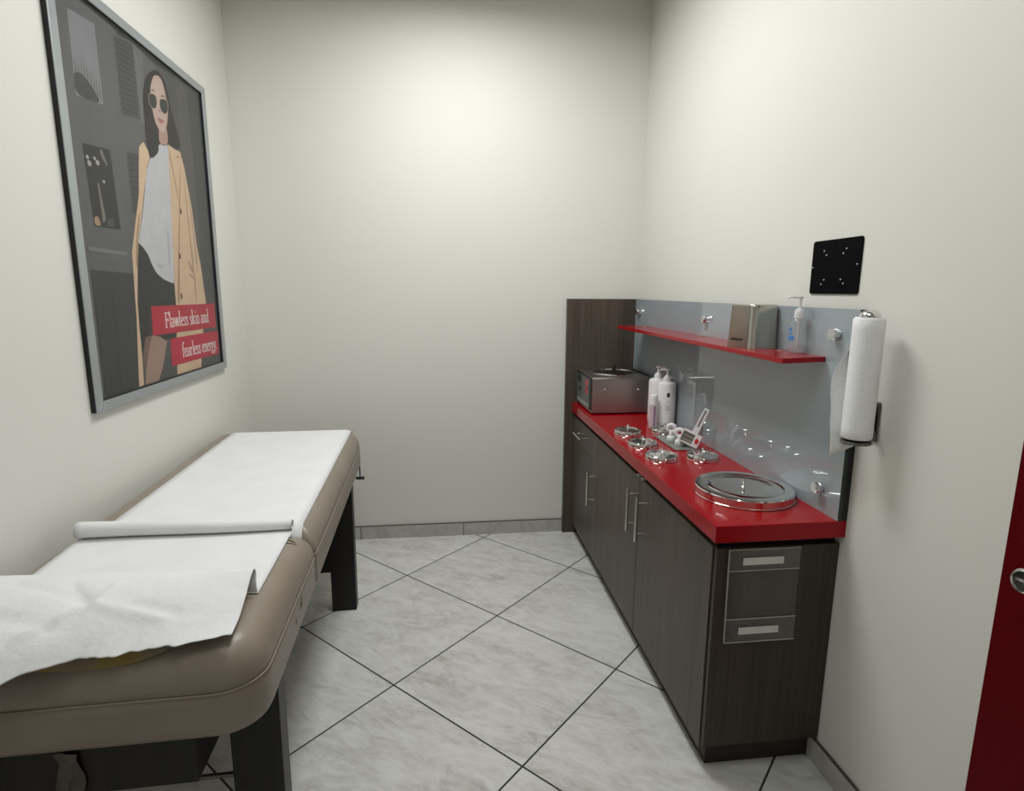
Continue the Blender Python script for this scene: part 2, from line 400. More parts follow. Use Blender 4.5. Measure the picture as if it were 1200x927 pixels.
for y in (-0.948, 0.865): box_obj('end_rail', (-0.195, y - 0.0095, 0.502), (0.195, y + 0.0095, ZB), LEGM, BED, local=True)
box_obj('end_panel', (-0.207, 0.535, 0.19), (0.207, 0.56, ZB), LEGM, BED, local=True)
bm = bmn(); add_tube(bm, [(-0.21, -0.785, 0.358), (0.21, -0.785, 0.358)], 0.006, 12); obj('stretcher', bm, DKMETAL, BED, local=True)
bm = bmn()
Kp = w2l(-1.5775, -0.50)
add_tube(bm, [(Kp[0], Kp[1], ZB + 0.003), (Kp[0], Kp[1], 0.535)], 0.0035, 8)
add_tube(bm, [(Kp[0] - 0.02, Kp[1], 0.543), (Kp[0] + 0.016, Kp[1], 0.543)], 0.0075, 12)
add_tube(bm, [(Kp[0] + 0.015, Kp[1], 0.543), (Kp[0] + 0.020, Kp[1], 0.543)], 0.010, 12)
obj('adjustment_knob', bm, BLACK, BED, local=True)
# torn strip of dark lining hanging below the near end
bm = bmn(); P = []
for j in range(9):
    t = j / 8; z = 0.600 - 0.14 * t; row = []
    for i in range(6):
        s_ = i / 5; row.append((-0.030 + (s_ - .5) * 0.045 * (1 - 0.15 * t) + 0.006 * math.sin(9 * t + i * 2), -0.966 + 0.004 * math.sin(6 * s_ + 5 * t), z))
    P.append(row)
add_grid(bm, P); obj('torn_lining', bm, plain('grey lining', (0.09, 0.08, 0.07), 0.9), BED, local=True, solid=0.001)

# ------------------------------------------------------------------ table paper and pillow
def b2w(x, y, z): return BM @ Vector((x, y, z))
bm = bmn(); P = []
ys = [0.901, 0.895, 0.885, 0.870, 0.850] + [0.82 - 1.12 * k / 22 for k in range(23)] + [-0.316, -0.332, -0.346, -0.357, -0.365]
xs = [-0.266 + 0.554 * k / 20 for k in range(21)]
for y in ys: P.append([b2w(x, y, topz(x, y) + 0.0046 + 0.0008 * noise.noise(Vector((x * 5, y * 5, 0)))) for x in xs])
add_grid(bm, P)
tag(obj('table_paper', bm, PAPER, solid=0.0006, smooth=60), 'smooth flat white paper sheet over the far long section of the treatment table', 'paper')
# near sheet with its far edge rolled over the hinge
bm = bmn(); P = []
for k in range(31):
    s_ = k / 30; x = -0.297 + 0.568 * s_
    r0 = 0.0245 - 0.009 * s_; yc = -0.378 - 0.012 * s_ + 0.003 * math.sin(7 * s_); row = []
    for q in range(12):
        y = -0.745 + (yc + 0.745) * q / 12; xx = x + (0.012 * (1 - q / 12)) * (1 - s_)
        row.append(b2w(xx, y, topz(xx, min(y, -0.46)) + 0.0035))
    z0 = ZT + 0.0045
    for q in range(40):
        a = -PI / 2 + q / 39 * 2 * PI * 1.55; r = r0 * (1 - 0.22 * q / 39)
        row.append(b2w(x, yc + r * math.cos(a), z0 + r0 + r * math.sin(a)))
    P.append(row)
add_grid(bm, P)
tag(obj('table_paper', bm, PAPER, solid=0.0006, smooth=60), 'white paper sheet with its far edge rolled into a tube across the table hinge', 'paper')
# pillow
m = N('faded yellow print cloth'); p = m.pos(obj=True)
m.base(m.ramp(m.noise(p, 9, 4, 0.6, 1.0), [(0.38, (0.17, 0.14, 0.10)), (0.52, (0.24, 0.19, 0.12)), (0.62, (0.26, 0.19, 0.06))])); m.set(Roughness=0.85)
PILLOW = m.m
bm = bmn(); top, bot = [], []
n1, n2 = 40, 20; pcx, pcy, phx, phy = -1.928, -2.163, 0.292, 0.124
for j in range(n2 + 1):
    rt, rb = [], []
    for i in range(n1 + 1):
        u = -1 + 2 * i / n1; v = -1 + 2 * j / n2
        uu, vv = u * math.sqrt(1 - 0.30 * v * v), v * math.sqrt(1 - 0.42 * u ** 4)
        x, y = pcx + phx * uu, pcy + phy * vv - 0.02 * max(0, -u) * 0
        lx, ly = w2l(x, y); b = topz(lx, ly) + 0.004
        h = 0.034 * (max(0.0, (1 - abs(u) ** 3.0) * (1 - abs(v) ** 3.0)) ** 0.55) * (1 + 0.10 * noise.noise(Vector((x * 9, y * 9, 2)))) * (0.80 + 0.2 * min(1, (1 - u)))
        rt.append((x, y, b + 0.008 + h)); rb.append((x, y, b + 0.0015))
    top.append(rt); bot.append(rb)
add_grid(bm, top); add_grid(bm, bot)
def rim(B): return B[0][:-1] + [r[-1] for r in B[:-1]] + B[-1][::-1][:-1] + [r[0] for r in B[::-1][:-1]]
add_rings(bm, [rim(bot), rim(top)], cap=(False, False)); bmesh.ops.remove_doubles(bm, verts=bm.verts, dist=1e-5)
tag(obj('pillow', bm, PILLOW, smooth=70), 'thin faded yellow patterned pillow under the crumpled paper at the near table end', 'pillow')
# crumpled sheet draped over the pillow
def spline(cp, t):
    n = len(cp) - 1; f = t * n; i = min(int(f), n - 1); u = f - i
    p0, p1, p2, p3 = (Vector(cp[max(i - 1, 0)]), Vector(cp[i]), Vector(cp[i + 1]), Vector(cp[min(i + 2, n)]))
    return 0.5 * ((2 * p1) + (-p0 + p2) * u + (2 * p0 - 5 * p1 + 4 * p2 - p3) * u * u + (-p0 + 3 * p1 - 3 * p2 + p3) * u ** 3)
cols = [
 (0.00, [(-1.589, -2.057, .7795), (-1.590, -2.054, .801), (-1.592, -2.045, .822), (-1.594, -2.052, .834), (-1.592, -2.085, .827), (-1.588, -2.135, .809), (-1.584, -2.19, .795), (-1.582, -2.240, .789)]),
 (0.18, [(-1.70, -2.050, .7795), (-1.70, -2.048, .803), (-1.70, -2.044, .824), (-1.70, -2.055, .836), (-1.70, -2.095, .838), (-1.70, -2.15, .828), (-1.70, -2.215, .806), (-1.70, -2.266, .787)]),
 (0.42, [(-1.84, -2.040, .7795), (-1.84, -2.036, .805), (-1.84, -2.034, .826), (-1.84, -2.050, .840), (-1.84, -2.10, .848), (-1.84, -2.17, .844), (-1.84, -2.240, .818), (-1.84, -2.288, .786)]),
 (0.52, [(-1.90, -2.035, .7795), (-1.90, -2.032, .803), (-1.90, -2.030, .824), (-1.90, -2.048, .840), (-1.90, -2.10, .850), (-1.90, -2.18, .847), (-1.90, -2.270, .822), (-1.90, -2.318, .788)]),
 (0.62, [(-1.96, -2.028, .7795), (-1.96, -2.024, .801), (-1.96, -2.022, .820), (-1.96, -2.042, .838), (-1.96, -2.10, .851), (-1.96, -2.19, .850), (-1.96, -2.295, .824), (-1.96, -2.362, .776)]),
 (1.00, [(-2.205, -1.97, .7795), (-2.205, -1.968, .790), (-2.205, -1.970, .802), (-2.205, -2.00, .822), (-2.205, -2.08, .842), (-2.205, -2.19, .848), (-2.205, -2.33, .826), (-2.205, -2.42, .740)])]
def draped(s_, t):
    for (a, ca), (b, cb) in zip(cols[:-1], cols[1:]):
        if a <= s_ <= b:
            u = (s_ - a) / (b - a); u = u * u * (3 - 2 * u) * 0.5 + u * 0.5; return spline(ca, t).lerp(spline(cb, t), u) + Vector((0.004, -0.021, 0.0125))
bm = bmn(); P = []
creases = [((-1.72, -2.23), (-1.86, -2.21), 0.007), ((-1.86, -2.21), (-1.93, -2.14), -0.009), ((-1.85, -2.25), (-1.84, -2.14), 0.006), ((-1.93, -2.29), (-1.86, -2.21), 0.008), ((-1.90, -2.27), (-2.10, -2.22), -0.008), ((-1.78, -2.20), (-1.70, -2.21), -0.005), ((-1.86, -2.21), (-2.05, -2.12), -0.006)]
for k in range(91):
    s_ = k / 90; row = []
    for q in range(61):
        t = q / 60; p_ = draped(s_, t)
        e = max(0, (t - 0.55) / 0.45); f = max(0, min(1, (t - 0.3) / 0.4))
        p_.z += f * (0.0022 * noise.noise(p_ * 11) + 0.0007 * noise.noise(p_ * 37))
        for a, b, h in creases:
            ax, ay = a; bx, by = b; dx, dy = bx - ax, by - ay; u = ((p_.x - ax) * dx + (p_.y - ay) * dy) / (dx * dx + dy * dy)
            uc = max(0, min(1, u)); d = math.hypot(p_.x - ax - uc * dx, p_.y - ay - uc * dy); p_.z += 1.15 * h * math.exp(-(d / 0.0085) ** 1.3) * min(1, t * 1.4)
        p_.y += e ** 4 * (0.012 * noise.noise(Vector((p_.x * 16, 1, 0))) + 0.008 * noise.noise(Vector((p_.x * 50, 5, 0)))) * (1 if s_ > 0.07 else s_ / 0.07)
        row.append(p_)
    P.append(row)
add_grid(bm, P)
tag(obj('table_paper', bm, PAPERC, solid=0.0006, smooth=60), 'crumpled torn white paper sheet draped over the pillow at the near table end', 'paper')

# ------------------------------------------------------------------ cabinets and counter
XD, XB, XK = -0.385, -0.366, -0.354
def slab_door(parent, name, y0, y1, z0, z1):
    bm = bmn(); add_box(bm, (XD, y0, z0), (XB - 0.001, y1, z1)); return obj(name, bm, [WOOD], parent, bevel=0.0012)
def pull(parent, a, b, posts, r=0.0065):
    bm = bmn(); add_tube(bm, [a, b], r, 14)
    for p in posts: add_tube(bm, [p, (XD, p[1], p[2])], 0.0046, 12)
    return obj('handle', bm, NICKEL, parent)
c1 = thing('base_cabinet', 'narrow dark laminate base cabinet with a drawer over one door, at the back wall', 'cabinet', (-0.2, -0.31, 0))
bm = bmn(); add_box(bm, (XB, -0.5865, 0.080), (-0.002, -0.0365, 0.744)); obj('body', bm, WOODDK, c1)
box_obj('toe_kick', (XK, -0.5865, 0), (-0.002, -0.0365, 0.079), WOODDK, c1)
box_obj('top_rail', (-0.352, -0.5865, 0.745), (-0.002, -0.0365, 0.7675), BLACK, c1)
d = slab_door(c1, 'drawer', -0.5850, -0.040, 0.606, 0.743)
pull(d, (-0.413, -0.337, 0.667), (-0.413, -0.160, 0.667), [(-0.413, -0.305, 0.667), (-0.413, -0.192, 0.667)])
d = slab_door(c1, 'door', -0.5850, -0.040, 0.070, 0.603)
pull(d, (-0.413, -0.506, 0.357), (-0.413, -0.506, 0.541), [(-0.413, -0.506, 0.385), (-0.413, -0.506, 0.513)])
c2 = thing('base_cabinet', 'wide dark laminate base cabinet with two long doors and a clear holder on its end', 'cabinet', (-0.2, -1.23, 0))
bm = bmn(); add_box(bm, (XB, -1.8560, 0.080), (-0.002, -0.5885, 0.744)); obj('body', bm, WOODDK, c2)
box_obj('toe_kick', (XK, -1.8375, 0), (-0.002, -0.5885, 0.079), WOODDK, c2)
box_obj('top_rail', (-0.352, -1.850, 0.745), (-0.002, -0.5885, 0.7675), BLACK, c2)
box_obj('end_panel', (-0.381, -1.875, 0.093), (-0.002, -1.8585, 0.744), WOODEND, c2, bevel=0.001)
d = slab_door(c2, 'door', -1.2145, -0.5885, 0.070, 0.743)
pull(d, (-0.413, -1.160, 0.495), (-0.413, -1.160, 0.682), [(-0.413, -1.160, 0.525), (-0.413, -1.160, 0.652)])
box_obj('door_catch', (XD - 0.0005, -1.207, 0.7430), (XB, -1.178, 0.7465), WHITEP, d)
d = slab_door(c2, 'door', -1.8525, -1.2175, 0.070, 0.743)
pull(d, (-0.413, -1.272, 0.497), (-0.413, -1.272, 0.684), [(-0.413, -1.272, 0.527), (-0.413, -1.272, 0.654)])
box_obj('door_catch', (XD - 0.0005, -1.254, 0.7430), (XB, -1.226, 0.7465), WHITEP, d)
tag(box_obj('countertop', (-0.3985, -1.8924, 0.7690), (-0.0005, -0.0350, 0.8200), RED, bevel=0.002), 'long glossy red speckled quartz countertop on the dark cabinets', 'countertop')
tag(box_obj('side_panel', (-0.438, -0.0340, 0.0), (-0.0005, -0.0012, 1.4280), WOOD, bevel=0.001), 'tall dark wood grain end panel standing upright against the back wall', 'panel')

# clear holder taped on the end panel
h = thing('document_holder', 'clear flat acrylic document holder taped onto the cabinet end panel', 'holder', (-0.24, -1.877, 0.445))
def slantbox(bm, y0, y1, zb, zt, a, b, sl):
    # sheet between x=a and x=b, sheared a little as it hangs
    P = []
    for y in (y0, y1): P += [(a + sl * (zb - 0.74), y, zb), (b + sl * (zb - 0.74), y, zb), (b + sl * (zt - 0.74), y, zt), (a + sl * (zt - 0.74), y, zt)]
    v = [bm.verts.new(p) for p in P]
    for q in ((0, 1, 2, 3), (7, 6, 5, 4), (0, 4, 5, 1), (1, 5, 6, 2), (2, 6, 7, 3), (3, 7, 4, 0)): face(bm, [v[i] for i in q])
bm = bmn(); slantbox(bm, -1.8790, -1.8765, 0.447, 0.741, -0.347, -0.127, -0.012); obj('back_sheet', bm, ACRYL, h)
bm = bmn(); slantbox(bm, -1.8835, -1.8810, 0.695 - 0.02, 0.741, -0.347, -0.127, -0.012); obj('flap', bm, ACRYL, h)
bm = bmn(); slantbox(bm, -1.8835, -1.8810, 0.447, 0.522, -0.347, -0.127, -0.012); obj('pocket', bm, ACRYL, h)
ACEDGE = plain('frosted acrylic edge', (0.42, 0.40, 0.36), 0.5)
bm = bmn()
for z in (0.522, 0.447): slantbox(bm, -1.8842, -1.8810, z, z + 0.0012, -0.347, -0.127, -0.012)
slantbox(bm, -1.8842, -1.8810, 0.675, 0.6758, -0.347, -0.127, -0.012); slantbox(bm, -1.8842, -1.8770, 0.447, 0.741, -0.3475, -0.3463, -0.012); slantbox(bm, -1.8842, -1.8770, 0.740, 0.7412, -0.347, -0.127, -0.012)
obj('edge', bm, ACEDGE, h)
for z in (0.694, 0.474):
    bm = bmn(); slantbox(bm, -1.8850, -1.8836, z, z + 0.022, -0.305, -0.180, -0.012); obj('tape_strip', bm, TAPE, h)

# glass back panel on stand-offs
g = thing('glass_backsplash', 'tall blue grey glass back panel with chrome fixings above the red countertop', 'backsplash', (-0.02, -0.96, 0.8205))
bm = bmn(); fs = add_box(bm, (-0.0311, -1.8924, 0.8205), (-0.0190, -0.0345, 1.4270))
for i in (0, 1, 2, 4): fs[i].material_index = 1
obj('glass_pane', bm, [GLASSBLUE, GLASSEDGE], g)
box_obj('backing_strip', (-0.0185, -1.8915, 0.8205), (-0.0008, -0.0345, 1.4262), BLACK, g)
for (y, z) in ((-0.115, 1.357), (-0.971, 1.356), (-1.812, 1.354), (-1.808, 0.894), (-0.985, 0.896)):
    bm = bmn(); add_lathe(bm, [(0.012, 0), (0.012, 0.006), (0.0165, 0.006), (0.0165, 0.021), (0.0155, 0.023), (0.0, 0.0232)], n=28, M=axisM((-0.0311, y, z), (-1, 0, 0))); obj('stand_off', bm, CHROME, g, smooth=40)
sh = thing('wall_shelf', 'thin red quartz wall shelf mounted along the blue grey glass panel', 'shelf', (-0.1, -1.0, 1.2695))
bm = bmn(); add_prism(bm, [(-0.0315, -0.20), (-0.0315, -1.768), (-0.188, -1.803), (-0.188, -0.20)], 1.2695, 1.2850); obj('board', bm, RED, sh, bevel=0.0012)
for y in (-0.285, -0.971, -1.57):
    bm = bmn(); add_lathe(bm, [(0.019, 0), (0.019, 0.0022), (0.0, 0.0026)], (-0.052, y, 1.2852), 28); obj('fixing_cap', bm, CHROME, sh)

# ------------------------------------------------------------------ things on the counter
CT = 0.8203
wx = thing('wax_warmer', 'boxy stainless steel wax warmer at the far end of the countertop', 'wax warmer', (-0.21, -0.215, CT))
x0, x1, y0, y1, z0, z1 = -0.374, -0.050, -0.386, -0.046, CT + 0.008, 1.020
def roundtop(ya, yb, za, zb, r, n=8):
    P = [(ya, za), (yb, za)]
    P += [(yb - r + r * math.cos(a * PI / 2 / n), zb - r + r * math.sin(a * PI / 2 / n)) for a in range(n + 1)]
    P += [(ya + r - r * math.sin(a * PI / 2 / n), zb - r + r * math.cos(a * PI / 2 / n)) for a in range(n + 1)]
    return P
YZ = Matrix(((0, 0, 1, 0), (1, 0, 0, 0), (0, 1, 0, 0), (0, 0, 0, 1)))
bm = bmn(); add_prism(bm, roundtop(y0, y1, z0, z1, 0.014), x0 + 0.004, x1 - 0.006, M=YZ); obj('casing', bm, STEELV, wx, smooth=30)
bm = bmn(); add_prism(bm, roundtop(y0 + 0.004, y1 - 0.004, z0 + 0.012, z1 - 0.003, 0.012), x0, x0 + 0.004, M=YZ); fp = obj('front_plate', bm, BLACK, wx)
bm = bmn(); add_prism(bm, roundtop(y0 - 0.001, y1 + 0.001, z0, z1 + 0.008, 0.05), x1 - 0.006, x1, M=YZ); obj('rear_plate', bm, BLACK, wx)
bm = bmn(); add_box(bm, (x0 - 0.0015, y0 + 0.046, z0 + 0.016), (x0, y1 - 0.012, z1 - 0.016)); cp_ = obj('control_panel', bm, GREYP, wx)
bm = bmn(); add_box(bm, (x0 - 0.006, -0.150, 0.962), (x0 - 0.0015, -0.095, 1.000)); obj('switch', bm, BLACK, cp_, bevel=0.0015)
bm = bmn(); add_lathe(bm, [(0.011, 0), (0.010, 0.008), (0, 0.008)], n=20, M=axisM((x0 - 0.0015, -0.150, 0.928), (-1, 0, 0))); obj('dial', bm, BLACK, cp_)
bm = bmn()
for (a, b, c, d_) in ((-0.305, -0.262, 0.966, 0.994), (-0.305, -0.292, 0.912, 0.958), (-0.285, -0.273, 0.912, 0.948), (-0.305, -0.262, 0.944, 0.956), (-0.268, -0.258, 0.930, 0.944)): add_box(bm, (x0 - 0.0022, a, c), (x0 - 0.0015, b, d_))
obj('red_marking', bm, REDMARK, cp_)
bm = bmn(); add_box(bm, (x0 - 0.0021, -0.338, 0.846), (x0 - 0.0015, -0.075, 0.868)); obj('lower_label', bm, plain('pale grey label', (0.27, 0.28, 0.27), 0.5), cp_)
for x in (-0.300, -0.117):
    bm = bmn(); add_lathe(bm, [(0.0075, 0), (0.0068, 0.003), (0.004, 0.005), (0, 0.0055)], n=16, M=axisM((x, y0, 0.953), (0, -1, 0))); obj('screw', bm, CHROME, wx)
for x in (-0.345, -0.085):
    for y in (-0.360, -0.075):
        bm = bmn(); add_lathe(bm, [(0.011, 0), (0.011, 0.0085)], (x, y, CT), 16); obj('foot', bm, BLACK, wx)
bm = bmn(); add_lathe(bm, [(0.126, 0), (0.126, 0.003), (0.122, 0.006), (0.116, 0.006), (0.113, 0.003), (0.113, 0.001)], (-0.200, -0.205, z1), 48, cap=(False, False)); obj('well_rim', bm, CHROME, wx)
bm = bmn(); add_lathe(bm, [(0.112, 0), (0.112, 0.002), (0.06, 0.007), (0.0, 0.009)], (-0.200, -0.205, z1 + 0.0005), 48); ld = obj('lid', bm, DKMETAL, wx, smooth=50)
bm = bmn(); add_lathe(bm, [(0.008, 0.0085), (0.007, 0.016), (0.009, 0.020), (0.010, 0.042), (0.008, 0.046), (0, 0.047)], (-0.200, -0.205, z1), 20); obj('lid_knob', bm, BLACK, ld)

# bottles
def pump_head(x, y, z, parent, ang, mat=WHITEP, k=1.0):
    bm = bmn(); add_lathe(bm, [(0.0195 * k, 0), (0.0195 * k, 0.016 * k), (0.016 * k, 0.021 * k), (0.008 * k, 0.030 * k), (0.005 * k, 0.034 * k), (0.0045 * k, 0.050 * k), (0.010 * k, 0.052 * k), (0.012 * k, 0.060 * k), (0.0, 0.062 * k)], (x, y, z), 24)
    d_ = Vector((math.cos(ang), math.sin(ang), 0))
    add_tube(bm, [Vector((x, y, z + 0.057 * k)), Vector((x, y, z + 0.057 * k)) + d_ * 0.028 * k, Vector((x, y, z + 0.051 * k)) + d_ * 0.036 * k], [0.0055 * k, 0.0045 * k, 0.0035 * k], 10)
    return obj('pump', bm, mat, parent, smooth=40)
def arc_patch(bm, cx, cy, r, a0, a1, z0_, z1_, n=8):
    P = [[(cx + r * math.cos(a0 + (a1 - a0) * i / n), cy + r * math.sin(a0 + (a1 - a0) * i / n), z) for i in range(n + 1)] for z in (z0_, z1_)]
    add_grid(bm, P)
def big_bottle(x, y, label, zt, ang):
    t = thing('pump_bottle', label, 'bottle', (x, y, CT))
    bm = bmn(); add_lathe(bm, [(0.040, 0), (0.0435, 0.004), (0.0445, 0.02), (0.0445, zt - 0.014), (0.042, zt - 0.005), (0.034, zt), (0.020, zt + 0.003)], (x, y, CT), 36); obj('body', bm, WHITEP, t, smooth=40)
    pump_head(x, y, CT + zt + 0.002, t, ang)
    a = math.atan2(-2.66, -1.08)
    bm = bmn(); arc_patch(bm, x, y, 0.0449, a + 0.05, a + 0.36, CT + zt - 0.068, CT + zt - 0.048); obj('logo', bm, INK, t, smooth=0)
    bm = bmn()
    for q, (w_, zz) in enumerate(((0.16, 0.093), (0.62, 0.112), (0.42, 0.119), (0.74, 0.126), (0.50, 0.133))): arc_patch(bm, x, y, 0.0449, a + 0.2 - w_ / 2, a + 0.2 + w_ / 2, CT + zt - zz, CT + zt - zz + (0.004 if q == 0 else 0.0022))
    obj('small_print', bm, INKG, t, smooth=0)
    return t
big_bottle(-0.0800, -0.690, 'white pump bottle with black square logo, the nearer of the two tall ones', 0.222, PI * 0.80)
big_bottle(-0.0850, -0.583, 'white pump bottle next to the wax warmer, half hidden behind the nearer tall one', 0.222, -PI * 0.15)
t = thing('lotion_bottle', 'short slim white bottle with pale pink label beside the tall pump bottles', 'bottle', (-0.1525, -0.715, CT))
bm = bmn(); add_lathe(bm, [(0.0195, 0), (0.0215, 0.003), (0.0215, 0.128), (0.019, 0.140)], (-0.1525, -0.715, CT), 28); obj('body', bm, WHITEP, t, smooth=40)
bm = bmn(); add_lathe(bm, [(0.0195, 0.1395), (0.0195, 0.158), (0.016, 0.164), (0, 0.165)], (-0.1525, -0.715, CT), 28); obj('cap', bm, WHITEP, t, smooth=40)
bm = bmn(); arc_patch(bm, -0.1525, -0.715, 0.0218, -2.9, -1.3, CT + 0.012, CT + 0.118); obj('label_band', bm, PINKL, t, smooth=0)
bm = bmn(); arc_patch(bm, -0.1525, -0.715, 0.0220, -1.85, -1.45, CT + 0.016, CT + 0.110); obj('label_stripe', bm, plain('purple stripe', (0.33, 0.20, 0.30), 0.5), t, smooth=0)

# steel lids
def lid_small(x, y, label):
    t = thing('well_lid', label, 'lid', (x, y, CT), group=None)
    bm = bmn(); add_lathe(bm, [(0.0625, 0), (0.0628, 0.002), (0.0615, 0.004), (0.0615, 0.0170), (0.0605, 0.0195), (0.0585, 0.0210), (0.0510, 0.0212), (0.0490, 0.0200), (0.0480, 0.0175), (0.030, 0.0180), (0.0, 0.0185)], (x, y, CT), 96); obj('cover', bm, CHROME, t, smooth=30)
    bm = bmn(); add_lathe(bm, [(0.004, 0.0182), (0.0026, 0.024), (0.0026, 0.033), (0.0050, 0.036), (0.0050, 0.041), (0.003, 0.0435), (0, 0.0438)], (x, y, CT), 18); obj('knob', bm, CHROME, t, smooth=40)
    return t
L0 = lid_small(-0.309, -0.815, 'small round steel lid nearest the wax warmer along the counter front')
dup(L0, (-0.312, -1.027, CT), 0.9, 'small round steel lid, middle one of the front row of three')
dup(L0, (-0.306, -1.227, CT), 2.1, 'small round steel lid of the front row nearest the large lid')
dup(L0, (-0.141, -1.240, CT), 3.0, 'small round steel lid beside the glass, in front of the white scraper gadget')
dup(L0, (-0.127, -0.800, CT), 4.0, 'small round steel lid partly hidden just in front of the white bottles')
t = thing('large_lid', 'very large round steel lid with centre knob on the near part of the countertop', 'lid', (-0.187, -1.645, CT))
bm = bmn(); add_lathe(bm, [(0.152, 0), (0.155, 0.001), (0.155, 0.004), (0.1535, 0.005), (0.1535, 0.026), (0.151, 0.0295), (0.147, 0.0305), (0.124, 0.0295), (0.119, 0.0260), (0.113, 0.0250), (0.108, 0.0275), (0.100, 0.0285), (0.094, 0.0270), (0.090, 0.0255), (0.040, 0.0262), (0.0, 0.0270)], (-0.187, -1.645, CT), 96); obj('cover', bm, CHROME, t, smooth=20)
bm = bmn(); add_lathe(bm, [(0.009, 0.0265), (0.005, 0.029), (0.0035, 0.032), (0.0035, 0.038), (0.006, 0.041), (0.0065, 0.046), (0.004, 0.050), (0, 0.0505)], (-0.187, -1.645, CT), 24); obj('knob', bm, CHROME, t, smooth=40)

# tray with small things
bm = bmn(); add_prism(bm, rrect(-0.204, -0.092, -1.118, -0.869, [0.008] * 4), CT, CT + 0.0035); add_prism(bm, rrect(-0.2045, -0.2015, -1.116, -0.871, [0.001] * 4, 2), CT + 0.0035, CT + 0.007)
tag(obj('tray', bm, TRAYM, bevel=0.001), 'flat grey rectangular tray on the countertop between the small lids', 'tray')
TZ = CT + 0.0037
def looped_bottle(x, y, label, ang, h):
    t = thing('small_bottle', label, 'bottle', (x, y, TZ))
    bm = bmn(); add_lathe(bm, [(0.017, 0), (0.019, 0.003), (0.019, 0.018), (0.015, 0.025), (0.0105, 0.028)], (x, y, TZ), 24); obj('body', bm, MILKY, t, smooth=40)
    bm = bmn(); add_lathe(bm, [(0.0105, 0.0275), (0.0105, 0.044), (0.009, 0.047), (0, 0.047)], (x, y, TZ), 20); obj('cap', bm, WHITEP, t, smooth=40)
    c = Vector((x, y, TZ + h)); a = Vector((math.cos(ang), math.sin(ang), 0.0)); u = Vector((0, 0, 1)); R = 0.0155
    bm = bmn(); add_tube(bm, [c + a * R * math.cos(2 * PI * k_ / 28) + u * R * math.sin(2 * PI * k_ / 28) for k_ in range(28)], 0.0085, 10, closed=True); obj('loop', bm, WHITEP, t, smooth=60)
    return t
looped_bottle(-0.168, -0.985, 'small milky bottle with a white round loop top, farther one on the grey tray', -0.5, 0.060)
looped_bottle(-0.158, -1.050, 'small milky bottle with a white round loop top, nearer one on the grey tray', -0.45, 0.055)
bm = bmn(); add_lathe(bm, [(0.012, 0), (0.0135, 0.002), (0.0135, 0.014), (0.0115, 0.016), (0.0115, 0.023), (0.0, 0.0235)], (-0.127, -1.030, TZ), 24)
tag(obj('small_jar', bm, MILKY, smooth=40), 'tiny lidded milky jar on the grey tray between looped bottles and white gadget', 'jar')
# white gadget leaning on the glass: head with window and a slotted handle
O = Vector((-0.1524, -1.0917, 0.8401)); e1 = (Vector((-0.0879, -1.1281, 0.8844)) - Vector((-0.1448, -1.0864, 0.9117))).normalized()
nn = Vector((-0.55, -0.83, 0.12)).normalized(); e1 = (e1 - nn * e1.dot(nn)).normalized(); e2 = nn.cross(e1); e2 = e2 if e2.z > 0 else -e2
GM = Matrix(((e1.x, e2.x, nn.x, O.x + 0.002), (e1.y, e2.y, nn.y, O.y), (e1.z, e2.z, nn.z, O.z + 0.004), (0, 0, 0, 1)))
t = thing('scraper_gadget', 'white handheld gadget with slotted handle and window leaning on the glass panel', 'gadget', (O.x, O.y, TZ))
def frame_poly(bm, out, inn, za, zb, M):
    n = len(out); r = [[bm.verts.new(M @ Vector((x, y, z))) for x, y in poly] for poly, z in ((out, za), (out, zb), (inn, zb), (inn, za))]
    for a, b in ((0, 1), (1, 2), (2, 3), (3, 0)):
        for i in range(n): face(bm, [r[a][i], r[a][(i + 1) % n], r[b][(i + 1) % n], r[b][i]])
bm = bmn(); frame_poly(bm, [(-0.030, 0.0), (0.052, 0.0), (0.052, 0.056), (-0.030, 0.056)], [(-0.026, 0.005), (0.024, 0.005), (0.024, 0.049), (-0.026, 0.049)], -0.018, 0.0, GM); hd = obj('head', bm, WHITEP, t, bevel=0.001)
bm = bmn(); add_box(bm, (-0.026, 0.005, -0.016), (0.024, 0.049, -0.010), 0, GM); obj('window_plate', bm, plain('grey window', (0.30, 0.28, 0.24), 0.2, 1.0), hd)
bm = bmn()
for y in (0.013, 0.031): add_box(bm, (-0.024, y, -0.010), (0.022, y + 0.0035, -0.007), 0, GM)
obj('window_bar', bm, CHROME, hd)
bm = bmn(); add_prism(bm, [(0.0385 + 0.0075 * math.cos(a_ * PI / 10), 0.029 + 0.012 * math.sin(a_ * PI / 10)) for a_ in range(20)], 0.0001, 0.0016, M=GM); obj('button', bm, REDMARK, hd)
bm = bmn(); frame_poly(bm, [(0.004, 0.056), (0.030, 0.056), (0.028, 0.170), (0.007, 0.170)], [(0.012, 0.085), (0.0215, 0.085), (0.0205, 0.160), (0.0135, 0.160)], -0.013, -0.003, GM); hn = obj('handle', bm, WHITEP, t, bevel=0.001)
bm = bmn(); add_box(bm, (0.012, 0.085, -0.012), (0.0213, 0.160, -0.009), 0, GM); obj('slot', bm, plain('grey slot', (0.35, 0.35, 0.35), 0.5), hn)

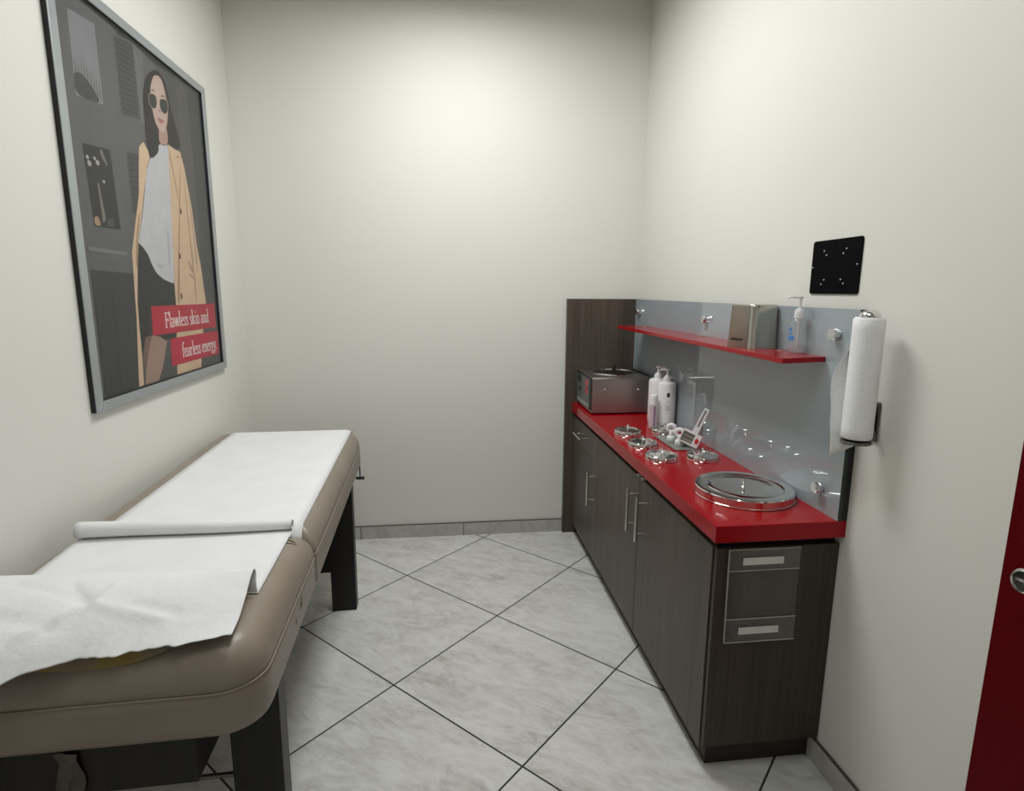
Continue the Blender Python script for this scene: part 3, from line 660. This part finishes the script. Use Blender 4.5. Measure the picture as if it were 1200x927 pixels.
# ------------------------------------------------------------------ things on the shelf
SZ = 1.2852
t = thing('towel_dispenser', 'small tapered stainless steel dispenser box standing on the red shelf', 'dispenser', (-0.10, -1.49, SZ))
b0 = [(-0.172, -1.438), (-0.140, -1.522), (-0.128, -1.532), (-0.040, -1.520), (-0.040, -1.420)]
t0 = [(-0.163, -1.436), (-0.134, -1.513), (-0.123, -1.522), (-0.040, -1.510), (-0.040, -1.422)]
def lerp2(a, b, u): return (a[0] + (b[0] - a[0]) * u, a[1] + (b[1] - a[1]) * u)
cen = (-0.10, -1.47)
def rnd(P, i, r, n=7):
    a, b, c_ = Vector(P[i - 1]), Vector(P[i]), Vector(P[(i + 1) % len(P)]); p0 = b + (a - b).normalized() * r; p2 = b + (c_ - b).normalized() * r
    return [tuple((1 - t_) ** 2 * p0 + 2 * t_ * (1 - t_) * b + t_ ** 2 * p2) for t_ in [q_ / n for q_ in range(n + 1)]]
b0 = [(-0.172, -1.438)] + rnd([(-0.172, -1.438), (-0.136, -1.533), (-0.034, -1.520), (-0.040, -1.420)], 1, 0.020) + rnd([(-0.172, -1.438), (-0.136, -1.533), (-0.034, -1.520), (-0.040, -1.420)], 2, 0.014) + [(-0.040, -1.420)]
t0 = [(-0.163, -1.436)] + rnd([(-0.163, -1.436), (-0.130, -1.523), (-0.034, -1.510), (-0.040, -1.422)], 1, 0.020) + rnd([(-0.163, -1.436), (-0.130, -1.523), (-0.034, -1.510), (-0.040, -1.422)], 2, 0.014) + [(-0.040, -1.422)]
rings = []
for u, sc in ((0, 1), (0.94, 1), (0.975, 0.985), (1.0, 0.94)):
    ring = []
    for a, b in zip(b0, t0):
        p_ = lerp2(a, b, u); ring.append((cen[0] + (p_[0] - cen[0]) * sc, cen[1] + (p_[1] - cen[1]) * sc, SZ + 0.146 * u))
    rings.append(ring)
bm = bmn(); add_rings(bm, rings); obj('casing', bm, STEELBOX, t, smooth=30)
# small dark nameplate, low on the left face (lettering too small to read)
fa, fb = Vector((-0.172, -1.438, 0)), Vector((-0.140, -1.522, 0)); fd = (fb - fa).normalized(); fn = Vector((fd.y, -fd.x, 0)); fn = fn if fn.x < 0 else -fn
bm = bmn()
for k_ in range(7):
    a = 0.012 + k_ * 0.0072; c_ = fa + fd * a + fn * 0.0006
    h0, h1 = 0.024, 0.0315 if k_ % 3 else 0.033
    P = [c_ + Vector((0.0012, 0, SZ + h0)), c_ + fd * 0.0052 + Vector((0.0012, 0, SZ + h0)), c_ + fd * 0.0052 + Vector((0.0015, 0, SZ + h1)), c_ + Vector((0.0015, 0, SZ + h1))]
    Q = [p_ - fn * 0.003 for p_ in P]
    v = [bm.verts.new(p_) for p_ in P + Q]
    for q in ((0, 1, 2, 3), (7, 6, 5, 4), (0, 4, 5, 1), (1, 5, 6, 2), (2, 6, 7, 3), (3, 7, 4, 0)): face(bm, [v[i] for i in q])
obj('lettering', bm, INK, t, smooth=0)
sx, sy = -0.060, -1.665
t = thing('sanitizer_bottle', 'clear pump bottle of hand gel with blue label on the red shelf end', 'bottle', (sx, sy, SZ))
bm = bmn(); add_lathe(bm, [(0.024, 0), (0.0265, 0.003), (0.0265, 0.082), (0.024, 0.096), (0.016, 0.106), (0.0125, 0.109)], (sx, sy, SZ), 32); obj('body', bm, CLEAR, t, smooth=40)
bm = bmn(); add_lathe(bm, [(0.023, 0.003), (0.0248, 0.006), (0.0248, 0.026), (0.0, 0.026)], (sx, sy, SZ), 28); obj('gel', bm, GEL, t, smooth=40)
FROST = thin_clear('frosted pump', (0.95, 0.95, 0.95), 0.70, (0.86, 0.87, 0.87))
bm = bmn(); add_lathe(bm, [(0.015, 0.108), (0.015, 0.128), (0.012, 0.134), (0.006, 0.139), (0.0035, 0.142), (0.0035, 0.167), (0.007, 0.168), (0.008, 0.174), (0, 0.175)], (sx, sy, SZ), 22)
add_tube(bm, [(sx, sy, SZ + 0.1715), (sx - 0.026, sy + 0.010, SZ + 0.173), (sx - 0.033, sy + 0.013, SZ + 0.168)], [0.0042, 0.0032, 0.0025], 10)
obj('pump', bm, FROST, t, smooth=40)
bm = bmn(); add_tube(bm, [(sx, sy, SZ + 0.008), (sx, sy, SZ + 0.107)], 0.0028, 10); obj('dip_tube', bm, MILKY, t)
bm = bmn(); arc_patch(bm, sx, sy, 0.0268, 2.85, 3.75, SZ + 0.040, SZ + 0.054); arc_patch(bm, sx, sy, 0.0268, 2.95, 3.55, SZ + 0.058, SZ + 0.064); arc_patch(bm, sx, sy, 0.0268, 2.95, 3.40, SZ + 0.068, SZ + 0.080); obj('label_print', bm, BLUEL, t, smooth=0)

# ------------------------------------------------------------------ right wall
t = thing('mounting_plate', 'square black metal mounting plate screwed on the right wall above the glass', 'plate', (-0.004, -1.727, 1.469))
MP = Matrix(((0, 0, -1, 0), (1, 0, 0, 0), (0, 1, 0, 0), (0, 0, 0, 1)))
bm = bmn(); add_prism(bm, rrect(-1.836, -1.618, 1.468, 1.627, [0.008] * 4), 0.0005, 0.0045, M=MP); obj('plate', bm, BLACKSAT, t, bevel=0.001)
for y, z in ((-1.674, 1.596), (-1.686, 1.583), (-1.773, 1.597), (-1.761, 1.584), (-1.823, 1.551), (-1.625, 1.548), (-1.685, 1.510), (-1.673, 1.497), (-1.760, 1.510), (-1.773, 1.498)):
    bm = bmn(); add_lathe(bm, [(0.0026, 0), (0.0022, 0.0012), (0, 0.0014)], n=12, M=axisM((-0.0045, y, z), (-1, 0, 0))); obj('screw', bm, plain('steel screw', (0.6, 0.6, 0.6), 0.4, 0.5) if 'steel screw' not in bpy.data.materials else bpy.data.materials['steel screw'], t)
RX, RY, RZ0, RZ1, RR = -0.0695, -1.978, 1.092, 1.410, 0.0372
t = thing('paper_towel_holder', 'dark metal upright wall bracket that carries the paper towel roll', 'holder', (0, RY, RZ0))
bm = bmn(); add_box(bm, (-0.006, RY + 0.008, 1.075), (-0.0008, RY + 0.042, 1.185)); obj('wall_plate', bm, DKMETAL, t, bevel=0.002)
bm = bmn()
P = [(-0.006, RY + 0.022, 1.175), (-0.012, RY + 0.020, 1.12), (-0.022, RY + 0.006, 1.090), (-0.042, RY + 0.003, 1.079), (RX, RY, 1.078)]
for a, b in zip(P[:-1], P[1:]): pass
add_tube(bm, P, [0.006, 0.008, 0.008, 0.008, 0.007], 12); add_lathe(bm, [(0.036, 0.0), (0.038, 0.003), (0.036, 0.008), (0.0, 0.010)], (RX, RY, 1.078), 32)
obj('arm', bm, DKMETAL, t, smooth=50)
bm = bmn(); add_tube(bm, [(RX, RY, 1.085), (RX, RY, RZ1 + 0.004)], 0.007, 14); obj('rod', bm, DKMETAL, t)
bm = bmn(); add_lathe(bm, [(0.026, 0), (0.025, 0.006), (0.018, 0.014), (0.008, 0.018), (0, 0.0185)], (RX, RY, RZ1 + 0.0015), 28); obj('cap', bm, CHROME, t, smooth=60)
r_ = thing('paper_towel_roll', 'white embossed paper towel roll hanging upright on the right wall', 'paper towel', (RX, RY, RZ0))
bm = bmn(); n = 48
prof = [(0.020, RZ0), (RR - 0.003, RZ0), (RR, RZ0 + 0.004)] + [(RR, RZ0 + 0.004 + (RZ1 - RZ0 - 0.010) * k_ / 12) for k_ in range(1, 12)] + [(RR, RZ1 - 0.006), (RR - 0.005, RZ1), (0.020, RZ1), (0.020, RZ0)]
add_lathe(bm, prof, (RX, RY, 0), n, cap=(False, False)); obj('roll', bm, TOWEL, r_, smooth=50)
# loose sheet peeling off the left side and hanging below the roll
inner = [(-0.0800, -1.9445, 1.330), (-0.0792, -1.9445, 1.278), (-0.0771, -1.9450, 1.209), (-0.0757, -1.9460, 1.127), (-0.0520, -1.9620, 1.068)]
mid = [(-0.0960, -1.9480, 1.328), (-0.1000, -1.9380, 1.284), (-0.1030, -1.9280, 1.225), (-0.1000, -1.9340, 1.140), (-0.0850, -1.9500, 1.050)]
outer = [(-0.1009, -1.9522, 1.3265), (-0.1120, -1.9390, 1.288), (-0.1180, -1.9250, 1.241), (-0.1155, -1.9315, 1.153), (-0.1140, -1.9424, 1.0317)]
P = []
for j in range(17):
    v_ = j / 16; a, b, c_ = spline(inner, v_), spline(mid, v_), spline(outer, v_); row = []
    for i in range(13):
        u = i / 12; p_ = (1 - u) ** 2 * a + 2 * u * (1 - u) * b + u * u * c_
        p_ += Vector((0.003 * noise.noise(p_ * 30), 0.003 * noise.noise(p_ * 30 + Vector((5, 0, 0))), 0)) * u; row.append(p_)
    P.append(row)
bm = bmn(); add_grid(bm, P); obj('loose_sheet', bm, TOWEL, r_, solid=0.0008, smooth=60)

# ------------------------------------------------------------------ framed poster
PX = W
t = thing('poster', 'large silver framed fashion poster of a woman in a camel coat on the left wall', 'poster', (PX, -0.916, 1.09))
y0, y1, z0, z1 = -1.468, -0.364, 1.090, 2.368; FW = 0.037
def quadprism(bm, P, xa, xb, mi=0):
    a = [bm.verts.new((xa, y, z)) for y, z in P]; b = [bm.verts.new((xb, y, z)) for y, z in P]; n = len(P)
    face(bm, a, mi); face(bm, b[::-1], mi)
    for i in range(n): face(bm, [a[i], b[i], b[(i + 1) % n], a[(i + 1) % n]], mi)
o4 = [(y0, z0), (y1, z0), (y1, z1), (y0, z1)]; i4 = [(y0 + FW, z0 + FW * .85), (y1 - FW, z0 + FW * .85), (y1 - FW, z1 - FW * .85), (y0 + FW, z1 - FW * .85)]
for k_ in range(4):
    P = [o4[k_], o4[(k_ + 1) % 4], i4[(k_ + 1) % 4], i4[k_]]
    bm = bmn(); quadprism(bm, P, PX + 0.0155, PX + 0.019); obj('frame_rail', bm, SILVER, t, bevel=0.0006)
bm = bmn(); frame_poly(bm, [(a + 0.001 * sa, b + 0.001 * sb) for (a, b), (sa, sb) in zip(o4, ((1, 1), (-1, 1), (-1, -1), (1, -1)))], [(a, b) for a, b in i4], 0.0005, 0.0153, Matrix(((0, 0, 1, PX), (1, 0, 0, 0), (0, 1, 0, 0), (0, 0, 0, 1)))); obj('frame_side', bm, BLACK, t)
bm = bmn(); quadprism(bm, [(y0 + .03, z0 + .028), (y1 - .03, z0 + .028), (y1 - .03, z1 - .028), (y0 + .03, z1 - .028)], PX + 0.0004, PX + 0.002); obj('backing', bm, BLACK, t)
PRN = {}
def ink(k_, c):
    if k_ not in PRN: PRN[k_] = plain('print ' + k_, tuple(v * (0.9 if max(c) < 0.3 else 1.0) for v in c), 0.6, spec=0.05, var=0.05, scale=14)
    return k_
PC = dict(base=(0.120, 0.120, 0.124), light=(0.225, 0.225, 0.24), mount=(0.060, 0.060, 0.064), shut=(0.072, 0.072, 0.075), shutl=(0.045, 0.045, 0.047), strip=(0.15, 0.15, 0.155), win=(0.034, 0.033, 0.034), streak=(0.19, 0.18, 0.155), ledge=(0.19, 0.19, 0.185), lower=(0.052, 0.052, 0.054), groove=(0.036, 0.036, 0.037), rstrip=(0.098, 0.096, 0.088), rdark=(0.070, 0.070, 0.068), right=(0.085, 0.084, 0.080), hair=(0.026, 0.022, 0.021), skin=(0.50, 0.37, 0.32), neck=(0.40, 0.27, 0.21), lens=(0.035, 0.037, 0.036), rim=(0.45, 0.36, 0.22), brow=(0.06, 0.045, 0.04), nose=(0.38, 0.25, 0.21), lips=(0.36, 0.15, 0.14), sweater=(0.50, 0.50, 0.53), sweaters=(0.40, 0.40, 0.43), coat=(0.60, 0.435, 0.29), coatd=(0.35, 0.235, 0.14), shorts=(0.030, 0.030, 0.028), leg=(0.33, 0.215, 0.175), legd=(0.20, 0.125, 0.10), ban=(0.43, 0.022, 0.045), ban2=(0.46, 0.018, 0.05), text=(0.80, 0.74, 0.70), dot=(0.36, 0.35, 0.32))
for k_, c in PC.items(): ink(k_, c)
names = list(PC.keys()); mats_ = [PRN[k_] for k_ in names]
bmP = bmn(); lay = [0]
PXF = PX + 0.0024
from mathutils.geometry import tessellate_polygon
def chaikin(P, it=2):
    for _ in range(it):
        Q = []
        for (a, b), (c, d) in zip(P, P[1:] + P[:1]): Q += [(a * .8 + c * .2, b * .8 + d * .2), (a * .2 + c * .8, b * .2 + d * .8)]
        P = Q
    return P
def pp(key, poly, clip=True):
    if key in ('hair', 'skin', 'lens', 'rim', 'lips', 'sweater', 'nose', 'brow', 'sweaters', 'coatd', 'neck', 'mount'): poly = chaikin(poly)
    lay[0] += 1; x = PXF + lay[0] * 0.00003
    v = [bmP.verts.new((x, y, z)) for y, z in poly]; mi = names.index(key)
    for tri in tessellate_polygon([[Vector((y, z, 0)) for y, z in poly]]):
        f = face(bmP, [v[i] for i in tri], mi)
ya, yb, za, zb = -1.424, -0.412, 1.126, 2.325
pp('base', [(ya, za), (yb, za), (yb, 2.322), (-0.62, 2.330), (-0.80, 2.312), (-0.98, 2.330), (-1.06, 2.310), (-1.12, 2.334), (ya, 2.334)])
pp('right', [(-0.80, za), (yb, za), (yb, 2.322), (-0.64, 2.326), (-0.80, 2.31)])
pp('rstrip', [(-0.63, 2.318), (-0.526, 2.312), (-0.521, 2.054), (-0.524, 1.617), (-0.562, 1.614), (-0.605, 1.827), (-0.638, 2.062)])
pp('rdark', [(-0.526, 2.312), (yb, 2.318), (yb, 1.405), (-0.502, 1.407), (-0.524, 1.617), (-0.521, 2.054)])
pp('strip', [(-0.965, 2.328), (-0.905, 2.32), (-0.912, 2.22), (-0.934, 2.06), (-0.961, 2.055)])
pp('light', [(-1.347, 2.277), (-1.208, 2.290), (-1.205, 2.053), (-1.353, 2.038)])
for i in range(9):
    y = -1.345 + i * 0.015; hgt = 0.05 + 0.10 * random.random() * (1 - i / 12)
    pp('strip', [(y, 2.10 - i * 0.004), (y + 0.012, 2.10 - i * 0.004), (y + 0.007, 2.10 + hgt - i * 0.004)])
pp('mount', [(-1.355, 2.10), (-1.315, 2.113), (-1.270, 2.096), (-1.212, 2.051), (-1.353, 2.038)])
pp('shut', [(-1.098, 2.300), (-0.973, 2.322), (-0.970, 2.073), (-1.095, 2.056)])
for i in range(13):
    z = 2.075 + i * 0.0175; pp('shutl', [(-1.092, z), (-0.974, z + 0.012), (-0.974, z + 0.016), (-1.092, z + 0.004)])
pp('win', [(-1.351, 1.904), (-1.199, 1.917), (-1.184, 1.666), (-1.338, 1.662)])
pp('streak', [(-1.294, 1.796), (-1.286, 1.800), (-1.268, 1.690), (-1.286, 1.675)])
pp('streak', [(-1.262, 1.902), (-1.247, 1.908), (-1.222, 1.865), (-1.228, 1.862), (-1.248, 1.878)])
pp('shut', [(-1.265, 1.69), (-1.225, 1.70), (-1.215, 1.672), (-1.26, 1.668)]); pp('coatd', [(-1.335, 1.69), (-1.31, 1.695), (-1.30, 1.665), (-1.334, 1.664)])
for y, z, r0 in ((-1.333, 1.867, .008), (-1.326, 1.850, .011), (-1.294, 1.871, .007), (-1.280, 1.861, .010), (-1.256, 1.808, .007)):
    pp('dot', [(y + r0 * math.cos(a_ * PI / 6), z + r0 * 0.8 * math.sin(a_ * PI / 6)) for a_ in range(12)])
pp('shut', [(-1.090, 1.938), (-1.006, 1.945), (-1.020, 1.80), (-1.060, 1.735), (-1.092, 1.731)])
for i in range(9):
    z = 1.755 + i * 0.020; pp('shutl', [(-1.086, z), (-1.02, z + 0.008), (-1.02, z + 0.013), (-1.086, z + 0.005)])
pp('ledge', [(-1.384, 1.597), (-1.161, 1.593), (-1.169, 1.581), (-1.386, 1.583)])
pp('lower', [(-1.386, 1.527), (-1.136, 1.522), (-1.165, za), (-1.389, za)])
pp('groove', [(-1.287, 1.522), (-1.280, 1.522), (-1.286, za), (-1.294, za)])
pp('hair', [(-0.902, 2.232), (-0.873, 2.259), (-0.826, 2.287), (-0.792, 2.295), (-0.752, 2.288), (-0.722, 2.255), (-0.707, 2.192), (-0.679, 2.138), (-0.650, 2.080), (-0.641, 2.048), (-0.703, 2.027), (-0.760, 2.037), (-0.815, 2.015), (-0.843, 1.994), (-0.888, 1.965), (-0.917, 1.952), (-0.932, 1.970), (-0.940, 2.013), (-0.936, 2.09), (-0.934, 2.166)])
pp('neck', [(-0.830, 2.082), (-0.756, 2.104), (-0.758, 2.033), (-0.838, 2.019)])
pp('coat', [(-0.964, 1.998), (-0.932, 1.970), (-0.927, 1.948), (-0.953, 1.916), (-0.990, 1.833), (-1.022, 1.756), (-1.072, 1.642), (-1.082, 1.615), (-1.102, 1.538), (-1.128, 1.417), (-1.130, 1.315), (-1.143, za), (-1.178, za), (-1.145, 1.370), (-1.139, 1.465), (-1.135, 1.502), (-1.129, 1.594), (-1.090, 1.685), (-1.038, 1.802), (-1.016, 1.908), (-1.002, 1.972)])
pp('coat', [(-0.763, 2.036), (-0.701, 2.031), (-0.653, 2.031), (-0.627, 1.980), (-0.584, 1.819), (-0.565, 1.658), (-0.542, 1.579), (-0.518, 1.408), (-0.578, 1.283), (-0.633, za), (-0.873, za), (-0.842, 1.301), (-0.826, 1.410), (-0.822, 1.489), (-0.812, 1.600), (-0.791, 1.766), (-0.771, 1.967)])
pp('coatd', [(-0.666, 1.973), (-0.659, 1.974), (-0.752, 1.604), (-0.785, 1.410), (-0.812, 1.410), (-0.764, 1.604)])
pp('coatd', [(-0.643, 1.925), (-0.638, 1.926), (-0.623, 1.647), (-0.614, 1.409), (-0.626, 1.410), (-0.634, 1.646)])
pp('coatd', [(-0.672, 1.537), (-0.606, 1.513), (-0.606, 1.505), (-0.676, 1.529)])
pp('neck', [(-0.680, 1.60), (-0.64, 1.575), (-0.61, 1.52), (-0.66, 1.55)])
pp('neck', [(-0.600, 1.85), (-0.596, 1.86), (-0.575, 1.60), (-0.580, 1.52), (-0.590, 1.60)]); pp('coatd', [(-1.10, 1.54), (-1.085, 1.62), (-1.045, 1.735), (-1.052, 1.74), (-1.095, 1.63), (-1.112, 1.55)])
pp('coatd', [(-0.763, 2.030), (-0.745, 1.99), (-0.70, 1.80), (-0.706, 1.80), (-0.755, 1.98)])
pp('coatd', [(-0.709, 1.993), (-0.686, 2.009), (-0.657, 2.014), (-0.654, 2.009), (-0.687, 2.002)])
for y, z in ((-0.699, 1.787), (-0.748, 1.603), (-0.768, 1.440)): pp('hair', [(y + .008 * math.cos(a_ * PI / 5), z + .013 * math.sin(a_ * PI / 5)) for a_ in range(10)])
pp('shorts', [(-1.078, 1.633), (-1.045, 1.617), (-1.014, 1.592), (-0.999, 1.565), (-0.967, 1.529), (-0.913, 1.506), (-0.868, 1.498), (-0.822, 1.489), (-0.826, 1.410), (-0.844, 1.294), (-0.859, 1.275), (-0.956, 1.274), (-1.037, 1.295), (-1.089, 1.290), (-1.134, 1.238), (-1.133, 1.330), (-1.128, 1.417), (-1.102, 1.538)])
pp('right', [(-0.934, 1.267), (-0.850, 1.267), (-0.873, za), (-1.031, za), (-0.987, 1.176)])
pp('legd', [(-1.10, 1.295), (-1.044, 1.299), (-1.09, 1.24), (-1.124, 1.19), (-1.134, 1.21)])
pp('leg', [(-1.044, 1.299), (-0.985, 1.289), (-0.934, 1.267), (-0.987, 1.176), (-1.032, za), (-1.133, za), (-1.124, 1.169), (-1.080, 1.255)])
pp('sweater', [(-0.838, 2.022), (-0.803, 2.020), (-0.763, 2.036), (-0.771, 1.967), (-0.791, 1.766), (-0.812, 1.600), (-0.822, 1.489), (-0.868, 1.498), (-0.913, 1.506), (-0.967, 1.529), (-0.999, 1.565), (-1.014, 1.592), (-1.045, 1.617), (-1.077, 1.631), (-1.072, 1.642), (-1.026, 1.737), (-0.986, 1.834), (-0.968, 1.891), (-0.927, 1.948), (-0.888, 1.965)])
pp('sweaters', [(-0.97, 1.565), (-0.93, 1.548), (-0.90, 1.552), (-0.905, 1.562), (-0.935, 1.560)]); pp('sweaters', [(-0.845, 1.70), (-0.826, 1.69), (-0.845, 1.55), (-0.858, 1.56)])
pp('hair', [(-0.917, 1.99), (-0.86, 2.06), (-0.843, 1.994), (-0.888, 1.962), (-0.917, 1.950)])
pp('skin', [(-0.839, 2.259), (-0.815, 2.275), (-0.791, 2.281), (-0.760, 2.273), (-0.739, 2.224), (-0.733, 2.160), (-0.755, 2.105), (-0.790, 2.071), (-0.827, 2.071), (-0.857, 2.094), (-0.872, 2.145), (-0.871, 2.211)])
pp('neck', [(-0.760, 2.270), (-0.739, 2.224), (-0.733, 2.160), (-0.755, 2.105), (-0.775, 2.085), (-0.760, 2.12), (-0.746, 2.165), (-0.752, 2.225)])
pp('hair', [(-0.843, 2.262), (-0.80, 2.292), (-0.752, 2.288), (-0.722, 2.25), (-0.715, 2.19), (-0.728, 2.19), (-0.744, 2.235), (-0.765, 2.272), (-0.792, 2.279), (-0.82, 2.270)])
pp('hair', [(-0.845, 2.262), (-0.868, 2.225), (-0.876, 2.15), (-0.862, 2.09), (-0.885, 2.05), (-0.915, 2.10), (-0.912, 2.2), (-0.88, 2.26)])
for L in ([(-0.887, 2.181), (-0.866, 2.192), (-0.838, 2.196), (-0.825, 2.188), (-0.830, 2.159), (-0.846, 2.144), (-0.867, 2.141), (-0.885, 2.149), (-0.889, 2.166)], [(-0.802, 2.189), (-0.775, 2.201), (-0.738, 2.205), (-0.730, 2.191), (-0.738, 2.164), (-0.761, 2.148), (-0.787, 2.148), (-0.803, 2.161)]):
    cy = sum(p_[0] for p_ in L) / len(L); cz = sum(p_[1] for p_ in L) / len(L)
    pp('rim', [(cy + (a - cy) * 1.10, cz + (b - cz) * 1.10) for a, b in L]); pp('lens', L)
pp('rim', [(-0.828, 2.186), (-0.800, 2.188), (-0.800, 2.183), (-0.828, 2.181)])
pp('brow', [(-0.870, 2.203), (-0.848, 2.212), (-0.829, 2.206), (-0.848, 2.206)]); pp('brow', [(-0.796, 2.203), (-0.773, 2.215), (-0.744, 2.216), (-0.772, 2.209)])
pp('nose', [(-0.820, 2.153), (-0.800, 2.150), (-0.806, 2.140), (-0.824, 2.141)])
pp('lips', [(-0.839, 2.113), (-0.820, 2.119), (-0.808, 2.117), (-0.795, 2.121), (-0.775, 2.118), (-0.800, 2.102), (-0.822, 2.102)])
pp('ban', [(-1.034, 1.406), (-0.424, 1.403), (-0.424, 1.291), (-1.044, 1.297)])
pp('ban2', [(-0.905, 1.275), (yb, 1.274), (yb, 1.164), (-0.914, 1.166)])
# lettering drawn as pen strokes (condensed serif)
def arc(cx, cy, rx, ry, a0, a1, n=10): return [(cx + rx * math.cos(math.radians(a0 + (a1 - a0) * i / n)), cy + ry * math.sin(math.radians(a0 + (a1 - a0) * i / n))) for i in range(n + 1)]
X = 0.60
def sf(x, y, h=0.09): return [(x - h, y), (x + h, y)]
G = {
 'F': (0.50, [[(.12, 0), (.12, 1)], sf(.12, .015, .11), [(.02, .985), (.46, .985)], [(.455, .985), (.47, .80)], [(.12, .52), (.36, .52)], [(.36, .60), (.36, .43)]]),
 'l': (0.24, [[(.12, 0), (.12, 1.05)], sf(.12, .015), [(.03, 1.0), (.12, 1.05)]]),
 'a': (0.40, [arc(.17, .44, .13, .16, 165, 0) + [(.30, .08), (.36, .02)], [(.30, .36), (.20, .34)] + arc(.15, .17, .11, .17, 80, 290) + [(.24, .06), (.30, .14)]]),
 'w': (0.58, [[(.03, X), (.17, 0)], [(.17, .02), (.29, X)], [(.29, X), (.42, 0)], [(.42, .02), (.54, X)], sf(.04, X - .01, .08), sf(.29, X - .01, .07), sf(.53, X - .01, .07)]),
 'e': (0.38, [[(.06, .34), (.32, .34)] + arc(.19, .36, .13, .25, 0, 180) + arc(.20, .28, .14, .28, 180, 320)]),
 's': (0.32, [[(.27, .46)] + arc(.16, .45, .10, .15, 20, 200) + [(.16, .32), (.25, .20)] + arc(.15, .15, .11, .15, 20, -160)]),
 'k': (0.42, [[(.10, 0), (.10, 1.05)], sf(.10, .015), [(.02, 1.0), (.10, 1.05)], [(.12, .26), (.32, X)], [(.18, .34), (.36, 0)], sf(.33, X - .01, .07), sf(.36, .015, .06)]),
 'i': (0.24, [[(.12, 0), (.12, X)], sf(.12, .015), [(.03, X - .04), (.12, X)], [(.12, .82), (.12, .92)]]),
 'n': (0.43, [[(.10, 0), (.10, X)], sf(.10, .015), [(.02, X - .04), (.10, X)], [(.10, .42)] + arc(.22, .44, .11, .17, 150, 0) + [(.33, 0)], sf(.33, .015)]),
 'd': (0.43, [[(.32, 0), (.32, 1.05)], [(.32, .02), (.40, .02)], [(.24, 1.0), (.32, 1.05)], arc(.20, .30, .14, .31, 35, 325)]),
 'f': (0.30, [[(.12, 0)] + [(.12, .80)] + arc(.23, .82, .11, .22, 180, 40), sf(.12, .015), [(.02, X), (.26, X)]]),
 'r': (0.33, [[(.10, 0), (.10, X)], sf(.10, .015), [(.02, X - .04), (.10, X)], [(.10, .40), (.18, .54), (.28, .58), (.29, .50)]]),
 'g': (0.40, [arc(.18, .40, .12, .21, 0, 360, 16), [(.26, .55), (.36, .60)], [(.12, .20), (.08, .10), (.28, .02)] + arc(.18, -.12, .15, .14, 40, -220)]),
 'y': (0.42, [[(.05, X), (.21, .02)], [(.36, X), (.20, -.05), (.12, -.28), (.04, -.24)], sf(.05, X - .01, .07), sf(.36, X - .01, .06)]),
 '.': (0.18, [[(.08, .0), (.08, .09)]]),
}
def write(txt, ya_, yb_, zbase, cap):
    adv = sum(G[c][0] if c != ' ' else 0.22 for c in txt); sx_ = (yb_ - ya_) / adv; cur = 0
    lay[0] += 1; x = PXF + lay[0] * 0.00003; mi = names.index('text')
    for c in txt:
        if c == ' ': cur += 0.22; continue
        a, strokes = G[c]
        for st in strokes:
            P = [(ya_ + (cur + u) * sx_, zbase + v_ * cap) for u, v_ in st]
            nx, nz = 0.0032, 0.0014
            for (p0, q0), (p1, q1) in zip(P[:-1], P[1:]):
                d0 = Vector((p1 - p0, q1 - q0)); 
                if d0.length < 1e-6: continue
                nrm = Vector((-d0.y, d0.x)).normalized(); hw = math.sqrt((nrm.x * nx) ** 2 + (nrm.y * nz) ** 2); d1 = d0.normalized() * 0.0006
                x += 0.000004
                v = [bmP.verts.new((x, yy, zz)) for yy, zz in ((p0 - d1.x + nrm.x * hw, q0 - d1.y + nrm.y * hw), (p1 + d1.x + nrm.x * hw, q1 + d1.y + nrm.y * hw), (p1 + d1.x - nrm.x * hw, q1 + d1.y - nrm.y * hw), (p0 - d1.x - nrm.x * hw, q0 - d1.y - nrm.y * hw))]
                face(bmP, v, mi)
        cur += a
write('Flawless skin and', -0.936, -0.508, 1.320, 0.058)
write('fearless energy.', -0.810, -0.436, 1.190, 0.058)
# every face of the print looks into the room
for f in bmP.faces:
    f.normal_update()
    if f.normal.x < 0: f.normal_flip()
me = bpy.data.meshes.new('print'); bmP.to_mesh(me); bmP.free()
for m_ in mats_: me.materials.append(m_)
me.transform(WM[t].inverted()); pr = bpy.data.objects.new('print', me); COL.objects.link(pr); pr.parent = t
bm = bmn(); add_box(bm, (PX + 0.0095, y0 + 0.034, z0 + 0.029), (PX + 0.0115, y1 - 0.034, z1 - 0.029)); obj('glazing', bm, PANE, t)

# repeats share a group
GROUPS = {'well_lid': 'small round steel lids on the red countertop', 'pump_bottle': 'tall white pump bottles by the wax warmer', 'small_bottle': 'small loop topped bottles on the grey tray',
          'table_paper': 'white paper sheets on the treatment table', 'base_cabinet': 'dark laminate base cabinets under the countertop', 'ceiling_light': 'rectangular ceiling lights'}
for o in bpy.data.objects:
    if o.parent is None and o.name.split('.')[0] in GROUPS: o['group'] = GROUPS[o.name.split('.')[0]]
